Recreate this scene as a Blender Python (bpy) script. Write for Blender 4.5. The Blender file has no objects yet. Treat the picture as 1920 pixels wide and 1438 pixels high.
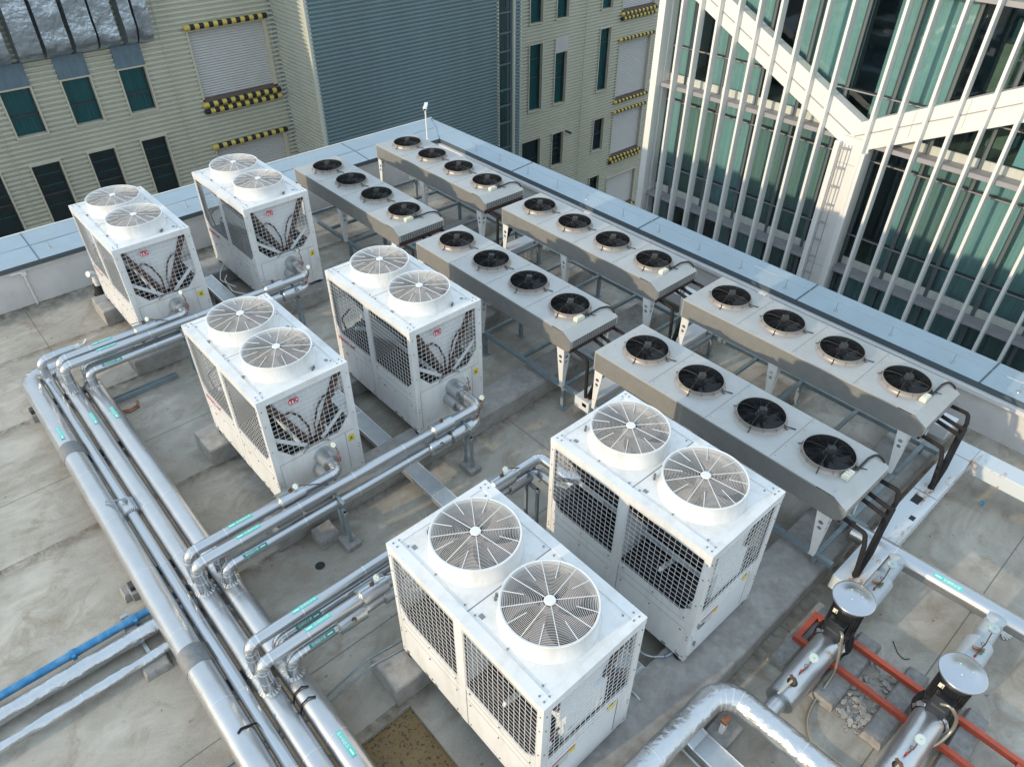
import bpy, math, random
from mathutils import Vector, Matrix, noise
from mathutils.geometry import tessellate_polygon
random.seed(7)
PI = math.pi
sc = bpy.context.scene
col = sc.collection

# ------------------------------------------------------------------ materials
MATS = {}
def mat(name, color, rough=.5, metal=0., spec=.5, var=0., vscale=6., bump=0., bscale=40., bdist=.01,
        dirt=None, dirt_amt=0., dirt_scale=3., stretch=None, coat=0., dstretch=None):
    m = bpy.data.materials.new(name); m.use_nodes = True
    nt = m.node_tree; N = nt.nodes; L = nt.links
    b = N['Principled BSDF']
    b.inputs['Roughness'].default_value = rough
    b.inputs['Metallic'].default_value = metal
    b.inputs['Specular IOR Level'].default_value = spec
    if coat: b.inputs['Coat Weight'].default_value = coat
    tc = N.new('ShaderNodeTexCoord')
    oi = N.new('ShaderNodeObjectInfo'); va = N.new('ShaderNodeVectorMath'); va.operation = 'MULTIPLY_ADD'
    L.new(oi.outputs['Random'], va.inputs[0]); va.inputs[1].default_value = (9, 7, 5); L.new(tc.outputs['Object'], va.inputs[2])
    src = va.outputs[0]; dsrc = src
    if dstretch:
        dm = N.new('ShaderNodeMapping'); dm.inputs['Scale'].default_value = dstretch; L.new(src, dm.inputs[0]); dsrc = dm.outputs[0]
    if stretch:
        mp = N.new('ShaderNodeMapping'); mp.inputs['Scale'].default_value = stretch
        L.new(src, mp.inputs[0]); src = mp.outputs[0]
    c = None
    if var:
        n = N.new('ShaderNodeTexNoise'); n.inputs['Scale'].default_value = vscale
        n.inputs['Detail'].default_value = 6; n.inputs['Roughness'].default_value = .6
        L.new(src, n.inputs[0])
        r = N.new('ShaderNodeMapRange'); r.inputs[1].default_value = .3; r.inputs[2].default_value = .7
        r.inputs[3].default_value = 1 - var; r.inputs[4].default_value = 1 + var
        L.new(n.outputs[0], r.inputs[0])
        mx = N.new('ShaderNodeMix'); mx.data_type = 'RGBA'; mx.blend_type = 'MULTIPLY'; mx.inputs[0].default_value = 1
        mx.inputs[6].default_value = (*color, 1); L.new(r.outputs[0], mx.inputs[7]); c = mx.outputs[2]
    if dirt:
        n2 = N.new('ShaderNodeTexNoise'); n2.inputs['Scale'].default_value = dirt_scale; n2.inputs['Detail'].default_value = 9
        n2.inputs['Roughness'].default_value = .65
        L.new(dsrc, n2.inputs[0])
        r2 = N.new('ShaderNodeMapRange'); r2.inputs[1].default_value = .48; r2.inputs[2].default_value = .72
        r2.inputs[3].default_value = 0; r2.inputs[4].default_value = dirt_amt
        L.new(n2.outputs[0], r2.inputs[0])
        m2 = N.new('ShaderNodeMix'); m2.data_type = 'RGBA'
        L.new(r2.outputs[0], m2.inputs[0])
        if c is None: m2.inputs[6].default_value = (*color, 1)
        else: L.new(c, m2.inputs[6])
        m2.inputs[7].default_value = (*dirt, 1); c = m2.outputs[2]
    if c is None: b.inputs['Base Color'].default_value = (*color, 1)
    else: L.new(c, b.inputs['Base Color'])
    if bump:
        n3 = N.new('ShaderNodeTexNoise'); n3.inputs['Scale'].default_value = bscale; n3.inputs['Detail'].default_value = 4
        L.new(src, n3.inputs[0])
        bp = N.new('ShaderNodeBump'); bp.inputs['Strength'].default_value = bump; bp.inputs['Distance'].default_value = bdist
        L.new(n3.outputs[0], bp.inputs['Height']); L.new(bp.outputs[0], b.inputs['Normal'])
    MATS[name] = m
    return m

mat('white_paint', (.75, .755, .75), .32, var=.04, vscale=2, dirt=(.42, .40, .36), dirt_amt=.42, dirt_scale=3.2, dstretch=(1.6, 1.6, .35), bump=.05, bscale=8, bdist=.004)
mat('white_panel', (.70, .72, .74), .4, var=.05, vscale=3)
mat('cowl_shade', (.46, .45, .44), .5, var=.1, vscale=5)
mat('seam_grey', (.22, .23, .24), .6)
mat('screw', (.30, .29, .28), .35, .8)
mat('wire_white', (.78, .77, .75), .45)
mat('coil_fin', (.035, .024, .020), .7, var=.3, vscale=18)
mat('coil_edge', (.085, .045, .036), .55, var=.25, vscale=20)
mat('interior_dark', (.02, .022, .025), .6)
mat('galvanised', (.46, .49, .51), .4, .7, var=.08, vscale=9)
mat('copper', (.42, .19, .11), .35, .9, var=.3, vscale=14)
mat('copper_dark', (.075, .035, .03), .5, .3)
mat('blade_grey', (.27, .20, .175), .5, var=.12, vscale=7)
mat('rubber', (.015, .015, .016), .6)
mat('black_plastic', (.012, .013, .015), .38)
mat('black_wire', (.016, .015, .015), .42)
mat('ring_metal', (.37, .335, .305), .42, .4, var=.06, vscale=5)
mat('motor_grey', (.07, .075, .08), .4, .2)
mat('deck_grey', (.45, .455, .445), .42, .15, var=.06, vscale=3, dirt=(.38, .36, .32), dirt_amt=.35, dirt_scale=4)
mat('cream_box', (.74, .73, .60), .45)
mat('steel_blue', (.24, .30, .33), .5, .25, var=.18, vscale=5, dirt=(.22, .17, .12), dirt_amt=.4, dirt_scale=7)
mat('foil', (.56, .575, .59), .33, .9, var=.05, vscale=3, bump=.35, bscale=5, bdist=.012, dirt=(.52, .50, .47), dirt_amt=.3, dirt_scale=5)
mat('foil_crumpled', (.58, .60, .62), .30, .9, var=.05, vscale=3, bump=1., bscale=7, bdist=.03, dirt=(.50, .48, .45), dirt_amt=.35, dirt_scale=6)
mat('foil_smooth', (.54, .56, .58), .29, .92, var=.03, vscale=2, bump=.12, bscale=4, bdist=.006)
mat('foil_bright', (.80, .80, .79), .32, .85)
mat('pipe_paint', (.46, .50, .52), .36, .1, var=.06, vscale=6, dirt=(.36, .36, .34), dirt_amt=.3, dirt_scale=6)
mat('patch_grey', (.22, .225, .23), .6, .3, var=.15, vscale=20)
mat('teal_light', (.10, .60, .53), .4)
mat('teal_dark', (.01, .26, .24), .4)
mat('letter_white', (.85, .87, .86), .5)
mat('blue_pvc', (.035, .22, .46), .35, var=.2, vscale=9, dirt=(.25, .36, .42), dirt_amt=.5, dirt_scale=9)
mat('red_primer', (.50, .085, .042), .5, var=.15, vscale=8, dirt=(.30, .10, .07), dirt_amt=.6, dirt_scale=9)
mat('yellow_label', (.72, .58, .03), .5)
mat('red_label', (.55, .03, .05), .45)
mat('brand_red', (.52, .035, .05), .45)
mat('pump_black', (.018, .019, .022), .3, coat=.3)
mat('torn_black', (.006, .006, .006), .9)
mat('cast_rust', (.16, .085, .05), .8, var=.4, vscale=14)
mat('dish_metal', (.50, .53, .57), .30, .9, var=.03, vscale=4)
mat('hose_metal', (.42, .38, .31), .4, .75)
mat('gauge_white', (.50, .58, .54), .4)
mat('red_handle', (.42, .04, .02), .4)
mat('green_handle', (.05, .25, .12), .4)
mat('insul_black', (.014, .012, .012), .85, var=.35, vscale=10, bump=.4, bscale=14, bdist=.006)
mat('cap_paint', (.36, .45, .515), .42, .15, var=.06, vscale=1.6, dirt=(.36, .37, .36), dirt_amt=.35, dirt_scale=2.2)
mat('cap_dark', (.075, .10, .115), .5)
mat('wall_white', (.60, .59, .58), .7, var=.06, vscale=3, dirt=(.40, .37, .33), dirt_amt=.35, dirt_scale=2.5)
mat('frame_cream', (.52, .49, .39), .6, var=.06, vscale=4)
mat('frame_dark', (.05, .055, .062), .5)
mat('frame_grey', (.12, .145, .155), .45)
mat('shutter_grey', (.50, .50, .485), .55, var=.05, vscale=1.2, dirt=(.28, .27, .25), dirt_amt=.3, dirt_scale=1.2)
mat('black_foam', (.018, .018, .02), .7)
mat('yellow_foam', (.60, .46, .10), .65, var=.12, vscale=6)
mat('brown_trim', (.13, .095, .09), .7)
mat('duct_foil', (.48, .55, .62), .34, .85, bump=.9, bscale=1.5, bdist=.16, var=.07, vscale=2)
mat('flash_blue', (.15, .22, .27), .45, .4, var=.15, vscale=3, stretch=(1, 3, 1))
mat('white_fin', (.78, .775, .75), .45, var=.02, vscale=2)
mat('ledge_grey', (.34, .335, .36), .5)
mat('asphalt', (.06, .06, .06), .9, var=.2, vscale=2)
mat('plinth_stone', (.335, .32, .30), .9, var=.16, vscale=9, dirt=(.20, .185, .165), dirt_amt=.75, dirt_scale=5, bump=.35, bscale=34, bdist=.008)
mat('block_stone', (.30, .29, .275), .9, var=.2, vscale=14, dirt=(.16, .15, .14), dirt_amt=.6, dirt_scale=8, bump=.5, bscale=30, bdist=.008)
mat('stone_chip', (.38, .36, .33), .9, var=.2, vscale=20)
mat('glove_white', (.62, .61, .60), .8, var=.1, vscale=30)
mat('white_pvc', (.72, .71, .68), .4, var=.05, vscale=5, dirt=(.4, .36, .3), dirt_amt=.4, dirt_scale=9)
mat('curtain', (.58, .60, .55), .85, var=.10, vscale=1.4, stretch=(7, 1, .15))
mat('curtain_grey', (.40, .385, .33), .85, var=.12, vscale=1.4, stretch=(5, 1, .15))
mat('room_dark', (.07, .11, .13), .8)
mat('room_tan', (.30, .27, .19), .8, var=.2, vscale=2)
mat('teal_blind', (.02, .17, .18), .6, var=.3, vscale=2, stretch=(1, 9, .3))
mat('navy_room', (.008, .026, .04), .6, var=.5, vscale=2.5)

def mix_rgb(N, L, f, a, b, mode='MIX'):
    m = N.new('ShaderNodeMix'); m.data_type = 'RGBA'; m.blend_type = mode
    if isinstance(f, (int, float)): m.inputs[0].default_value = f
    else: L.new(f, m.inputs[0])
    for i, v in ((6, a), (7, b)):
        if isinstance(v, tuple): m.inputs[i].default_value = (*v, 1)
        else: L.new(v, m.inputs[i])
    return m.outputs[2]
def noise_n(N, L, src, scale, detail=6, rough=.6, dist=0.):
    n = N.new('ShaderNodeTexNoise'); n.inputs['Scale'].default_value = scale; n.inputs['Detail'].default_value = detail
    n.inputs['Roughness'].default_value = rough; n.inputs['Distortion'].default_value = dist
    L.new(src, n.inputs[0]); return n.outputs[0]
def ramp(N, L, src, a, b, lo=0., hi=1.):
    r = N.new('ShaderNodeMapRange'); r.inputs[1].default_value = a; r.inputs[2].default_value = b
    r.inputs[3].default_value = lo; r.inputs[4].default_value = hi; L.new(src, r.inputs[0]); return r.outputs[0]
def math_n(N, L, op, a, b=None):
    m = N.new('ShaderNodeMath'); m.operation = op
    for i, v in ((0, a), (1, b)):
        if v is None: continue
        if isinstance(v, (int, float)): m.inputs[i].default_value = v
        else: L.new(v, m.inputs[i])
    return m.outputs[0]

def floor_material():
    m = bpy.data.materials.new('roof_concrete'); m.use_nodes = True
    N = m.node_tree.nodes; L = m.node_tree.links; b = N['Principled BSDF']
    tc = N.new('ShaderNodeTexCoord'); P = tc.outputs['Object']
    mp = N.new('ShaderNodeMapping'); mp.inputs['Scale'].default_value = (1, .45, 1); mp.inputs['Rotation'].default_value = (0, 0, .5)
    L.new(P, mp.inputs[0])
    sweep = noise_n(N, L, mp.outputs[0], 1.7, 10, .68, 1.6)
    big = noise_n(N, L, P, .55, 5, .55, .4)
    fine = noise_n(N, L, P, 46, 5, .7)
    spots = noise_n(N, L, P, 9, 3, .5)
    c = mix_rgb(N, L, ramp(N, L, sweep, .36, .66), (.31, .275, .22), (.53, .485, .415))
    c = mix_rgb(N, L, ramp(N, L, big, .42, .62, 0, .7), c, (.25, .225, .185))
    br = noise_n(N, L, P, 2.3, 8, .7, .8)
    c = mix_rgb(N, L, ramp(N, L, br, .50, .68, 0, .75), c, (.225, .17, .115))
    c = mix_rgb(N, L, ramp(N, L, fine, .3, .7, 0, .28), c, (.50, .49, .46))
    c = mix_rgb(N, L, ramp(N, L, spots, .70, .74, 0, .7), c, (.11, .10, .09))
    # expansion joints at fixed places on the slab, and a dirt band along the back wall
    sx = N.new('ShaderNodeSeparateXYZ'); L.new(P, sx.inputs[0])
    tot = None
    for ax, v in (('X', -.78), ('X', 3.96), ('Y', -1.18), ('Y', 3.4), ('X', 8.3)):
        d = math_n(N, L, 'ABSOLUTE', math_n(N, L, 'SUBTRACT', sx.outputs[ax], v))
        w = ramp(N, L, d, .004, .009, 1, 0)
        tot = w if tot is None else math_n(N, L, 'MAXIMUM', tot, w)
    c = mix_rgb(N, L, math_n(N, L, 'MULTIPLY', tot, .75), c, (.09, .085, .075))
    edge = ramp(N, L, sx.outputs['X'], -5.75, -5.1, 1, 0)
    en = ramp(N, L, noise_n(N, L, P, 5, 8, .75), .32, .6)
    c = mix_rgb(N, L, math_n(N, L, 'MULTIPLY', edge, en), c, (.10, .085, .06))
    # grime gathered along the plinth sides and washed out streaks
    gn = ramp(N, L, noise_n(N, L, P, 4, 8, .75, .5), .35, .62)
    for x_, d_ in ((2.29, .22), (.37, .2), (4.87, .2), (6.94, .3), (-2.35, .2), (-4.15, .15)):
        e2 = ramp(N, L, math_n(N, L, 'SUBTRACT', sx.outputs['X'], x_), 0, d_, 1, 0)
        e3 = math_n(N, L, 'GREATER_THAN', sx.outputs['X'], x_-.05)
        c = mix_rgb(N, L, math_n(N, L, 'MULTIPLY', math_n(N, L, 'MULTIPLY', e2, e3), gn), c, (.13, .105, .075))
    L.new(c, b.inputs['Base Color'])
    b.inputs['Roughness'].default_value = .82
    bp = N.new('ShaderNodeBump'); bp.inputs['Strength'].default_value = .35; bp.inputs['Distance'].default_value = .008
    L.new(noise_n(N, L, P, 22, 8, .7), bp.inputs['Height']); L.new(bp.outputs[0], b.inputs['Normal'])
    MATS['roof_concrete'] = m
def stripes_material(name, c1, c2, freq, axis, metal=.4, rough=.45, extra=None):
    m = bpy.data.materials.new(name); m.use_nodes = True
    N = m.node_tree.nodes; L = m.node_tree.links; b = N['Principled BSDF']
    tc = N.new('ShaderNodeTexCoord'); P = tc.outputs['Object']
    sx = N.new('ShaderNodeSeparateXYZ'); L.new(P, sx.inputs[0])
    s = math_n(N, L, 'SINE', math_n(N, L, 'MULTIPLY', sx.outputs[axis], freq * 2 * PI))
    c = mix_rgb(N, L, ramp(N, L, s, -.3, .6), c1, c2)
    n = noise_n(N, L, P, 7, 6, .6)
    c = mix_rgb(N, L, ramp(N, L, n, .4, .75, 0, .4), c, tuple(x * .7 for x in c1))
    L.new(c, b.inputs['Base Color']); b.inputs['Metallic'].default_value = metal; b.inputs['Roughness'].default_value = rough
    MATS[name] = m
def pit_material():
    m = bpy.data.materials.new('pit_mud'); m.use_nodes = True
    N = m.node_tree.nodes; L = m.node_tree.links; b = N['Principled BSDF']
    tc = N.new('ShaderNodeTexCoord'); P = tc.outputs['Object']
    c = mix_rgb(N, L, ramp(N, L, noise_n(N, L, P, 2.2, 6, .6), .35, .65), (.17, .10, .03), (.21, .155, .07))
    c = mix_rgb(N, L, ramp(N, L, noise_n(N, L, P, 34, 4, .6), .56, .62, 0, .9), c, (.035, .022, .012))
    L.new(c, b.inputs['Base Color']); b.inputs['Roughness'].default_value = .55
    MATS['pit_mud'] = m
def rust_material():
    m = bpy.data.materials.new('rusty_white'); m.use_nodes = True
    N = m.node_tree.nodes; L = m.node_tree.links; b = N['Principled BSDF']
    tc = N.new('ShaderNodeTexCoord'); P = tc.outputs['Object']
    mp = N.new('ShaderNodeMapping'); mp.inputs['Scale'].default_value = (2.4, .8, 1); L.new(P, mp.inputs[0])
    n = noise_n(N, L, mp.outputs[0], 2.6, 9, .72)
    c = mix_rgb(N, L, ramp(N, L, n, .56, .66, 0, .95), (.60, .65, .68), (.50, .24, .08))
    c = mix_rgb(N, L, ramp(N, L, n, .60, .68, 0, .8), c, (.22, .08, .03))
    L.new(c, b.inputs['Base Color']); b.inputs['Roughness'].default_value = .45
    MATS['rusty_white'] = m
def corrugated_material(name, c1, c2):
    m = bpy.data.materials.new(name); m.use_nodes = True
    N = m.node_tree.nodes; L = m.node_tree.links; b = N['Principled BSDF']
    tc = N.new('ShaderNodeTexCoord'); P = tc.outputs['Object']
    mp = N.new('ShaderNodeMapping'); mp.inputs['Scale'].default_value = (1, 1, .15); L.new(P, mp.inputs[0])
    c = mix_rgb(N, L, ramp(N, L, noise_n(N, L, mp.outputs[0], .8, 5, .5), .35, .7), c1, c2)
    c = mix_rgb(N, L, ramp(N, L, noise_n(N, L, P, 11, 6, .7), .5, .8, 0, .25), c, tuple(x * .6 for x in c2))
    L.new(c, b.inputs['Base Color']); b.inputs['Roughness'].default_value = .55
    MATS[name] = m
def glass_material(name, tint, rough=.03):
    m = bpy.data.materials.new(name); m.use_nodes = True
    N = m.node_tree.nodes; L = m.node_tree.links
    for n in list(N):
        if n.type == 'BSDF_PRINCIPLED': N.remove(n)
    out = [n for n in N if n.type == 'OUTPUT_MATERIAL'][0]
    t = N.new('ShaderNodeBsdfTransparent'); t.inputs[0].default_value = (*tint, 1)
    g = N.new('ShaderNodeBsdfGlossy'); g.inputs['Roughness'].default_value = rough; g.inputs[0].default_value = (.85, .92, .95, 1)
    f = N.new('ShaderNodeFresnel'); f.inputs[0].default_value = 1.65
    a = math_n(N, L, 'ADD', math_n(N, L, 'MULTIPLY', f.outputs[0], .75), .015)
    tc = N.new('ShaderNodeTexCoord')
    bp = N.new('ShaderNodeBump'); bp.inputs['Strength'].default_value = .12; bp.inputs['Distance'].default_value = .02
    L.new(noise_n(N, L, tc.outputs['Object'], 1.3, 2, .5), bp.inputs['Height']); L.new(bp.outputs[0], g.inputs['Normal'])
    mx = N.new('ShaderNodeMixShader'); L.new(a, mx.inputs[0]); L.new(t.outputs[0], mx.inputs[1]); L.new(g.outputs[0], mx.inputs[2])
    L.new(mx.outputs[0], out.inputs[0])
    MATS[name] = m
floor_material(); pit_material(); rust_material()
stripes_material('fin_grey', (.25, .25, .24), (.285, .28, .268), 38, 'X', .25, .5)
corrugated_material('cream_sheet', (.565, .56, .46), (.50, .50, .41))
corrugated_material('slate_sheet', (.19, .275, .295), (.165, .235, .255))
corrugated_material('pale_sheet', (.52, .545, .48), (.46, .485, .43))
glass_material('glass_teal', (.50, .84, .88))
glass_material('glass_clear', (.52, .745, .81))

# ------------------------------------------------------------------ mesh builder
class MB:
    def __init__(s): s.v = []; s.f = []; s.m = []; s.sm = []; s.mi = 0
    def add(s, vs, fs, smooth=False, mi=None):
        o = len(s.v); s.v += [tuple(v) for v in vs]
        mi = s.mi if mi is None else mi
        for f in fs: s.f.append(tuple(i + o for i in f)); s.m.append(mi); s.sm.append(smooth)
        return s
    def box(s, x0, y0, z0, x1, y1, z1, mi=None, M=None):
        x0, x1 = sorted((x0, x1)); y0, y1 = sorted((y0, y1)); z0, z1 = sorted((z0, z1))
        vs = [Vector(p) for p in ((x0,y0,z0),(x1,y0,z0),(x1,y1,z0),(x0,y1,z0),(x0,y0,z1),(x1,y0,z1),(x1,y1,z1),(x0,y1,z1))]
        if M: vs = [M @ v for v in vs]
        return s.add(vs, [(0,3,2,1),(4,5,6,7),(0,1,5,4),(1,2,6,5),(2,3,7,6),(3,0,4,7)], mi=mi)
    def bar(s, a, b, w, h=None, mi=None, up=(0,0,1)):
        a, b = Vector(a), Vector(b); d = (b - a); L = d.length; d.normalize(); h = h or w
        u = Vector(up)
        if abs(d.dot(u)) > .98: u = Vector((1, 0, 0))
        x = d.cross(u).normalized(); y = x.cross(d).normalized()
        vs = []
        for e in (a, b):
            for sx, sy in ((-1,-1),(1,-1),(1,1),(-1,1)): vs.append(e + x*sx*w/2 + y*sy*h/2)
        return s.add(vs, [(0,3,2,1),(4,5,6,7),(0,1,5,4),(1,2,6,5),(2,3,7,6),(3,0,4,7)], mi=mi)
    def cyl(s, a, b, r0, r1=None, n=20, caps=True, mi=None, smooth=True):
        a, b = Vector(a), Vector(b); r1 = r0 if r1 is None else r1
        d = (b - a).normalized(); u = Vector((0,0,1)) if abs(d.z) < .9 else Vector((1,0,0))
        x = d.cross(u).normalized(); y = d.cross(x).normalized()
        vs = [a + (x*math.cos(2*PI*i/n) + y*math.sin(2*PI*i/n))*r0 for i in range(n)]
        vs += [b + (x*math.cos(2*PI*i/n) + y*math.sin(2*PI*i/n))*r1 for i in range(n)]
        s.add(vs, [(i, n+i, n+(i+1) % n, (i+1) % n) for i in range(n)], smooth, mi)
        if caps:
            if r0 > 1e-5: s.add(vs[:n], [tuple(range(n))], False, mi)
            if r1 > 1e-5: s.add(vs[n:], [tuple(reversed(range(n)))], False, mi)
        return s
    def tube(s, pts, r, n=12, closed=False, mi=None, caps=True, smooth=True, wob=0.):
        pts = [Vector(p) for p in pts]; m = len(pts)
        T = []
        for i in range(m):
            if closed: d = pts[(i+1) % m] - pts[i-1]
            else: d = pts[min(i+1, m-1)] - pts[max(i-1, 0)]
            T.append(d.normalized())
        u = Vector((0,0,1)) if abs(T[0].z) < .9 else Vector((0,1,0))
        x = (u - T[0]*u.dot(T[0])).normalized(); vs = []
        for i in range(m):
            x = (x - T[i]*x.dot(T[i])).normalized(); y = T[i].cross(x)
            rr = r[i] if isinstance(r, (list, tuple)) else r
            for k in range(n):
                a = 2*PI*k/n
                q = rr
                if wob: q = rr*(1 + wob*noise.noise(pts[i]*6 + Vector((math.cos(a), math.sin(a), 0))*1.3))
                vs.append(pts[i] + (x*math.cos(a) + y*math.sin(a))*q)
        fs = []
        for i in range(m if closed else m-1):
            j = (i+1) % m
            for k in range(n): fs.append((i*n+k, i*n+(k+1) % n, j*n+(k+1) % n, j*n+k))
        s.add(vs, fs, smooth, mi)
        if caps and not closed:
            s.add(vs[:n], [tuple(reversed(range(n)))], False, mi); s.add(vs[-n:], [tuple(range(n))], False, mi)
        return s
    def lathe(s, prof, c, n=40, mi=None, smooth=True):
        vs = []; m = len(prof)
        for (r, z) in prof:
            for k in range(n): vs.append((c[0]+r*math.cos(2*PI*k/n), c[1]+r*math.sin(2*PI*k/n), c[2]+z))
        fs = [(i*n+k, i*n+(k+1) % n, (i+1)*n+(k+1) % n, (i+1)*n+k) for i in range(m-1) for k in range(n)]
        return s.add(vs, fs, smooth, mi)
    def ring(s, c, R, w, h, n=64, mi=None):
        return s.lathe([(R-w, 0), (R, h), (R+w, 0), (R, -h), (R-w, 0)], c, n, mi, False)
    def plate(s, outer, holes, M, t, mi=None):
        # flat plate in local XY with holes, thickness t along local Z, placed by matrix M
        loops = [outer] + holes
        tris = tessellate_polygon([[Vector((p[0], p[1], 0)) for p in l] for l in loops])
        flat = [p for l in loops for p in l]
        n = len(flat)
        top = [M @ Vector((p[0], p[1], t)) for p in flat]; bot = [M @ Vector((p[0], p[1], 0)) for p in flat]
        fs = []
        for t3 in tris:
            a, b, c = t3
            A, B, Cc = flat[a], flat[b], flat[c]
            if (B[0]-A[0])*(Cc[1]-A[1]) - (B[1]-A[1])*(Cc[0]-A[0]) < 0: a, c = c, a
            fs.append((a, b, c)); fs.append((c+n, b+n, a+n))
        s.add(top + bot, fs, mi=mi)
        k = 0
        for l in loops:
            m = len(l)
            s.add(top[k:k+m] + bot[k:k+m], [(i, i+m, (i+1) % m + m, (i+1) % m) for i in range(m)], mi=mi)
            k += m
        return s

def mesh_of(name, mb, mats, origin=(0, 0, 0)):
    me = bpy.data.meshes.new(name)
    o = Vector(origin)
    me.from_pydata([tuple(Vector(v) - o) for v in mb.v], [], mb.f)
    for m in (mats if isinstance(mats, (list, tuple)) else [mats]): me.materials.append(MATS[m])
    me.polygons.foreach_set('material_index', mb.m); me.polygons.foreach_set('use_smooth', mb.sm)
    me.update()
    return me
def thing(name, label, cat, loc=(0, 0, 0), rotz=0., group=None):
    o = bpy.data.objects.new(name, None); col.objects.link(o); o.location = loc; o.rotation_euler = (0, 0, rotz)
    o.empty_display_size = .1
    o['label'] = label; o['category'] = cat
    if group: o['group'] = group
    return o
def root_of(p):
    while p.parent: p = p.parent
    return p
def part(name, mb, mats, parent, local=True, bevel=0., label=None, stuff=False):
    """local=True: vertices are in the thing's own frame; False: world coordinates of an unrotated thing"""
    org = (0, 0, 0) if local else root_of(parent).location
    o = bpy.data.objects.new(name, mesh_of(name, mb, mats, org)); col.objects.link(o); o.parent = parent
    if bevel: bev(o, bevel)
    if label: o['label'] = label
    if stuff: o['kind'] = 'stuff'
    return o
def bev(o, w, seg=2):
    m = o.modifiers.new('edge', 'BEVEL'); m.width = w; m.segments = seg; m.limit_method = 'ANGLE'; m.angle_limit = .7
def solo(name, mb, mats, label, cat, group=None, loc=None, bevel=0.):
    loc = loc or mb.v[0]
    o = bpy.data.objects.new(name, mesh_of(name, mb, mats, loc)); col.objects.link(o); o.location = loc
    o['label'] = label; o['category'] = cat
    if group: o['group'] = group
    if bevel: bev(o, bevel)
    return o
def structure(name, mb, mats):
    o = bpy.data.objects.new(name, mesh_of(name, mb, mats)); col.objects.link(o); o['kind'] = 'structure'; return o
def copy_tree(o, parent=None):
    c = o.copy(); col.objects.link(c); c.parent = parent
    for ch in list(o.children): copy_tree(ch, c)
    return c
def text_mb(body, size, M, mi=None, mb=None, ext=.0, bold=0.):
    cu = bpy.data.curves.new('lettering', 'FONT'); cu.body = body; cu.size = size; cu.align_x = 'CENTER'; cu.align_y = 'CENTER'
    cu.resolution_u = 2; cu.offset = bold
    if ext: cu.extrude = ext
    ob = bpy.data.objects.new('lettering_tmp', cu); me = bpy.data.meshes.new_from_object(ob)
    mb = mb or MB()
    mb.add([M @ v.co for v in me.vertices], [tuple(p.vertices) for p in me.polygons], mi=mi)
    bpy.data.objects.remove(ob); bpy.data.curves.remove(cu); bpy.data.meshes.remove(me)
    return mb
def frame_m(o, x, y):
    x = Vector(x).normalized(); y = Vector(y); y = (y - x*y.dot(x)).normalized(); z = x.cross(y)
    return Matrix(((x.x, y.x, z.x, o[0]), (x.y, y.y, z.y, o[1]), (x.z, y.z, z.z, o[2]), (0, 0, 0, 1)))
def bend(pts, r, seg=7):
    """polyline with rounded corners of radius r"""
    pts = [Vector(p) for p in pts]; out = [pts[0]]
    for i in range(1, len(pts)-1):
        a, b, c = pts[i-1], pts[i], pts[i+1]
        u = (a-b).normalized(); v = (c-b).normalized()
        ang = math.acos(max(-1, min(1, u.dot(v))))
        if ang > PI - .05: out.append(b); continue
        t = min(r/math.tan(ang/2), (a-b).length*.49, (c-b).length*.49); rr = t*math.tan(ang/2)
        cen = b + (u+v).normalized()*rr/math.sin(ang/2)
        p0 = b+u*t; p1 = b+v*t
        w0 = p0-cen; w1 = p1-cen; tot = PI-ang
        for k in range(seg+1):
            s = k/seg
            q = (w0*math.sin((1-s)*tot) + w1*math.sin(s*tot))/math.sin(tot)
            out.append(cen+q)
    out.append(pts[-1]); return out
def subdiv(pts, d):
    out = [pts[0]]
    for a, b in zip(pts, pts[1:]):
        n = max(1, int((b-a).length/d))
        for k in range(1, n+1): out.append(a.lerp(b, k/n))
    return out

# ------------------------------------------------------------------ structure: streets, roof slab
mb = MB(); mb.add([(-90, -90, -14), (90, -90, -14), (90, 90, -14), (-90, 90, -14)], [(0, 1, 2, 3)])
structure('street_ground', mb, 'asphalt')
PX0, PX1, PY0, PY1 = 4.93, 7.0, -.86, -.245
mb = MB()
X0, X1, Y0, Y1 = -6.5, 16, -14, 8.6
for (a, b, c, d) in ((X0, Y0, PX0, Y1), (PX1, Y0, X1, Y1), (PX0, Y0, PX1, PY0), (PX0, PY1, PX1, Y1)):
    mb.add([(a, b, 0), (c, b, 0), (c, d, 0), (a, d, 0)], [(0, 1, 2, 3)])
structure('roof_floor', mb, 'roof_concrete')
mb = MB()
mb.add([(PX0, PY0, -.05), (PX1, PY0, -.05), (PX1, PY1, -.05), (PX0, PY1, -.05)], [(0, 1, 2, 3)])
for a, b in (((PX0, PY0), (PX1, PY0)), ((PX1, PY0), (PX1, PY1)), ((PX1, PY1), (PX0, PY1)), ((PX0, PY1), (PX0, PY0))):
    mb.add([(*a, -.05), (*b, -.05), (*b, 0), (*a, 0)], [(0, 1, 2, 3)], mi=1)
structure('muddy_recess', mb, ['pit_mud', 'block_stone'])
mb = MB(); mb.box(-6.7, -14, -13.99, 16, 8.75, -.35)
solo('plant_building', mb, 'wall_white', 'building body below the equipment roof, its outer walls under the pale metal coping', 'building', loc=(0, 0, -13.99))

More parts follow.
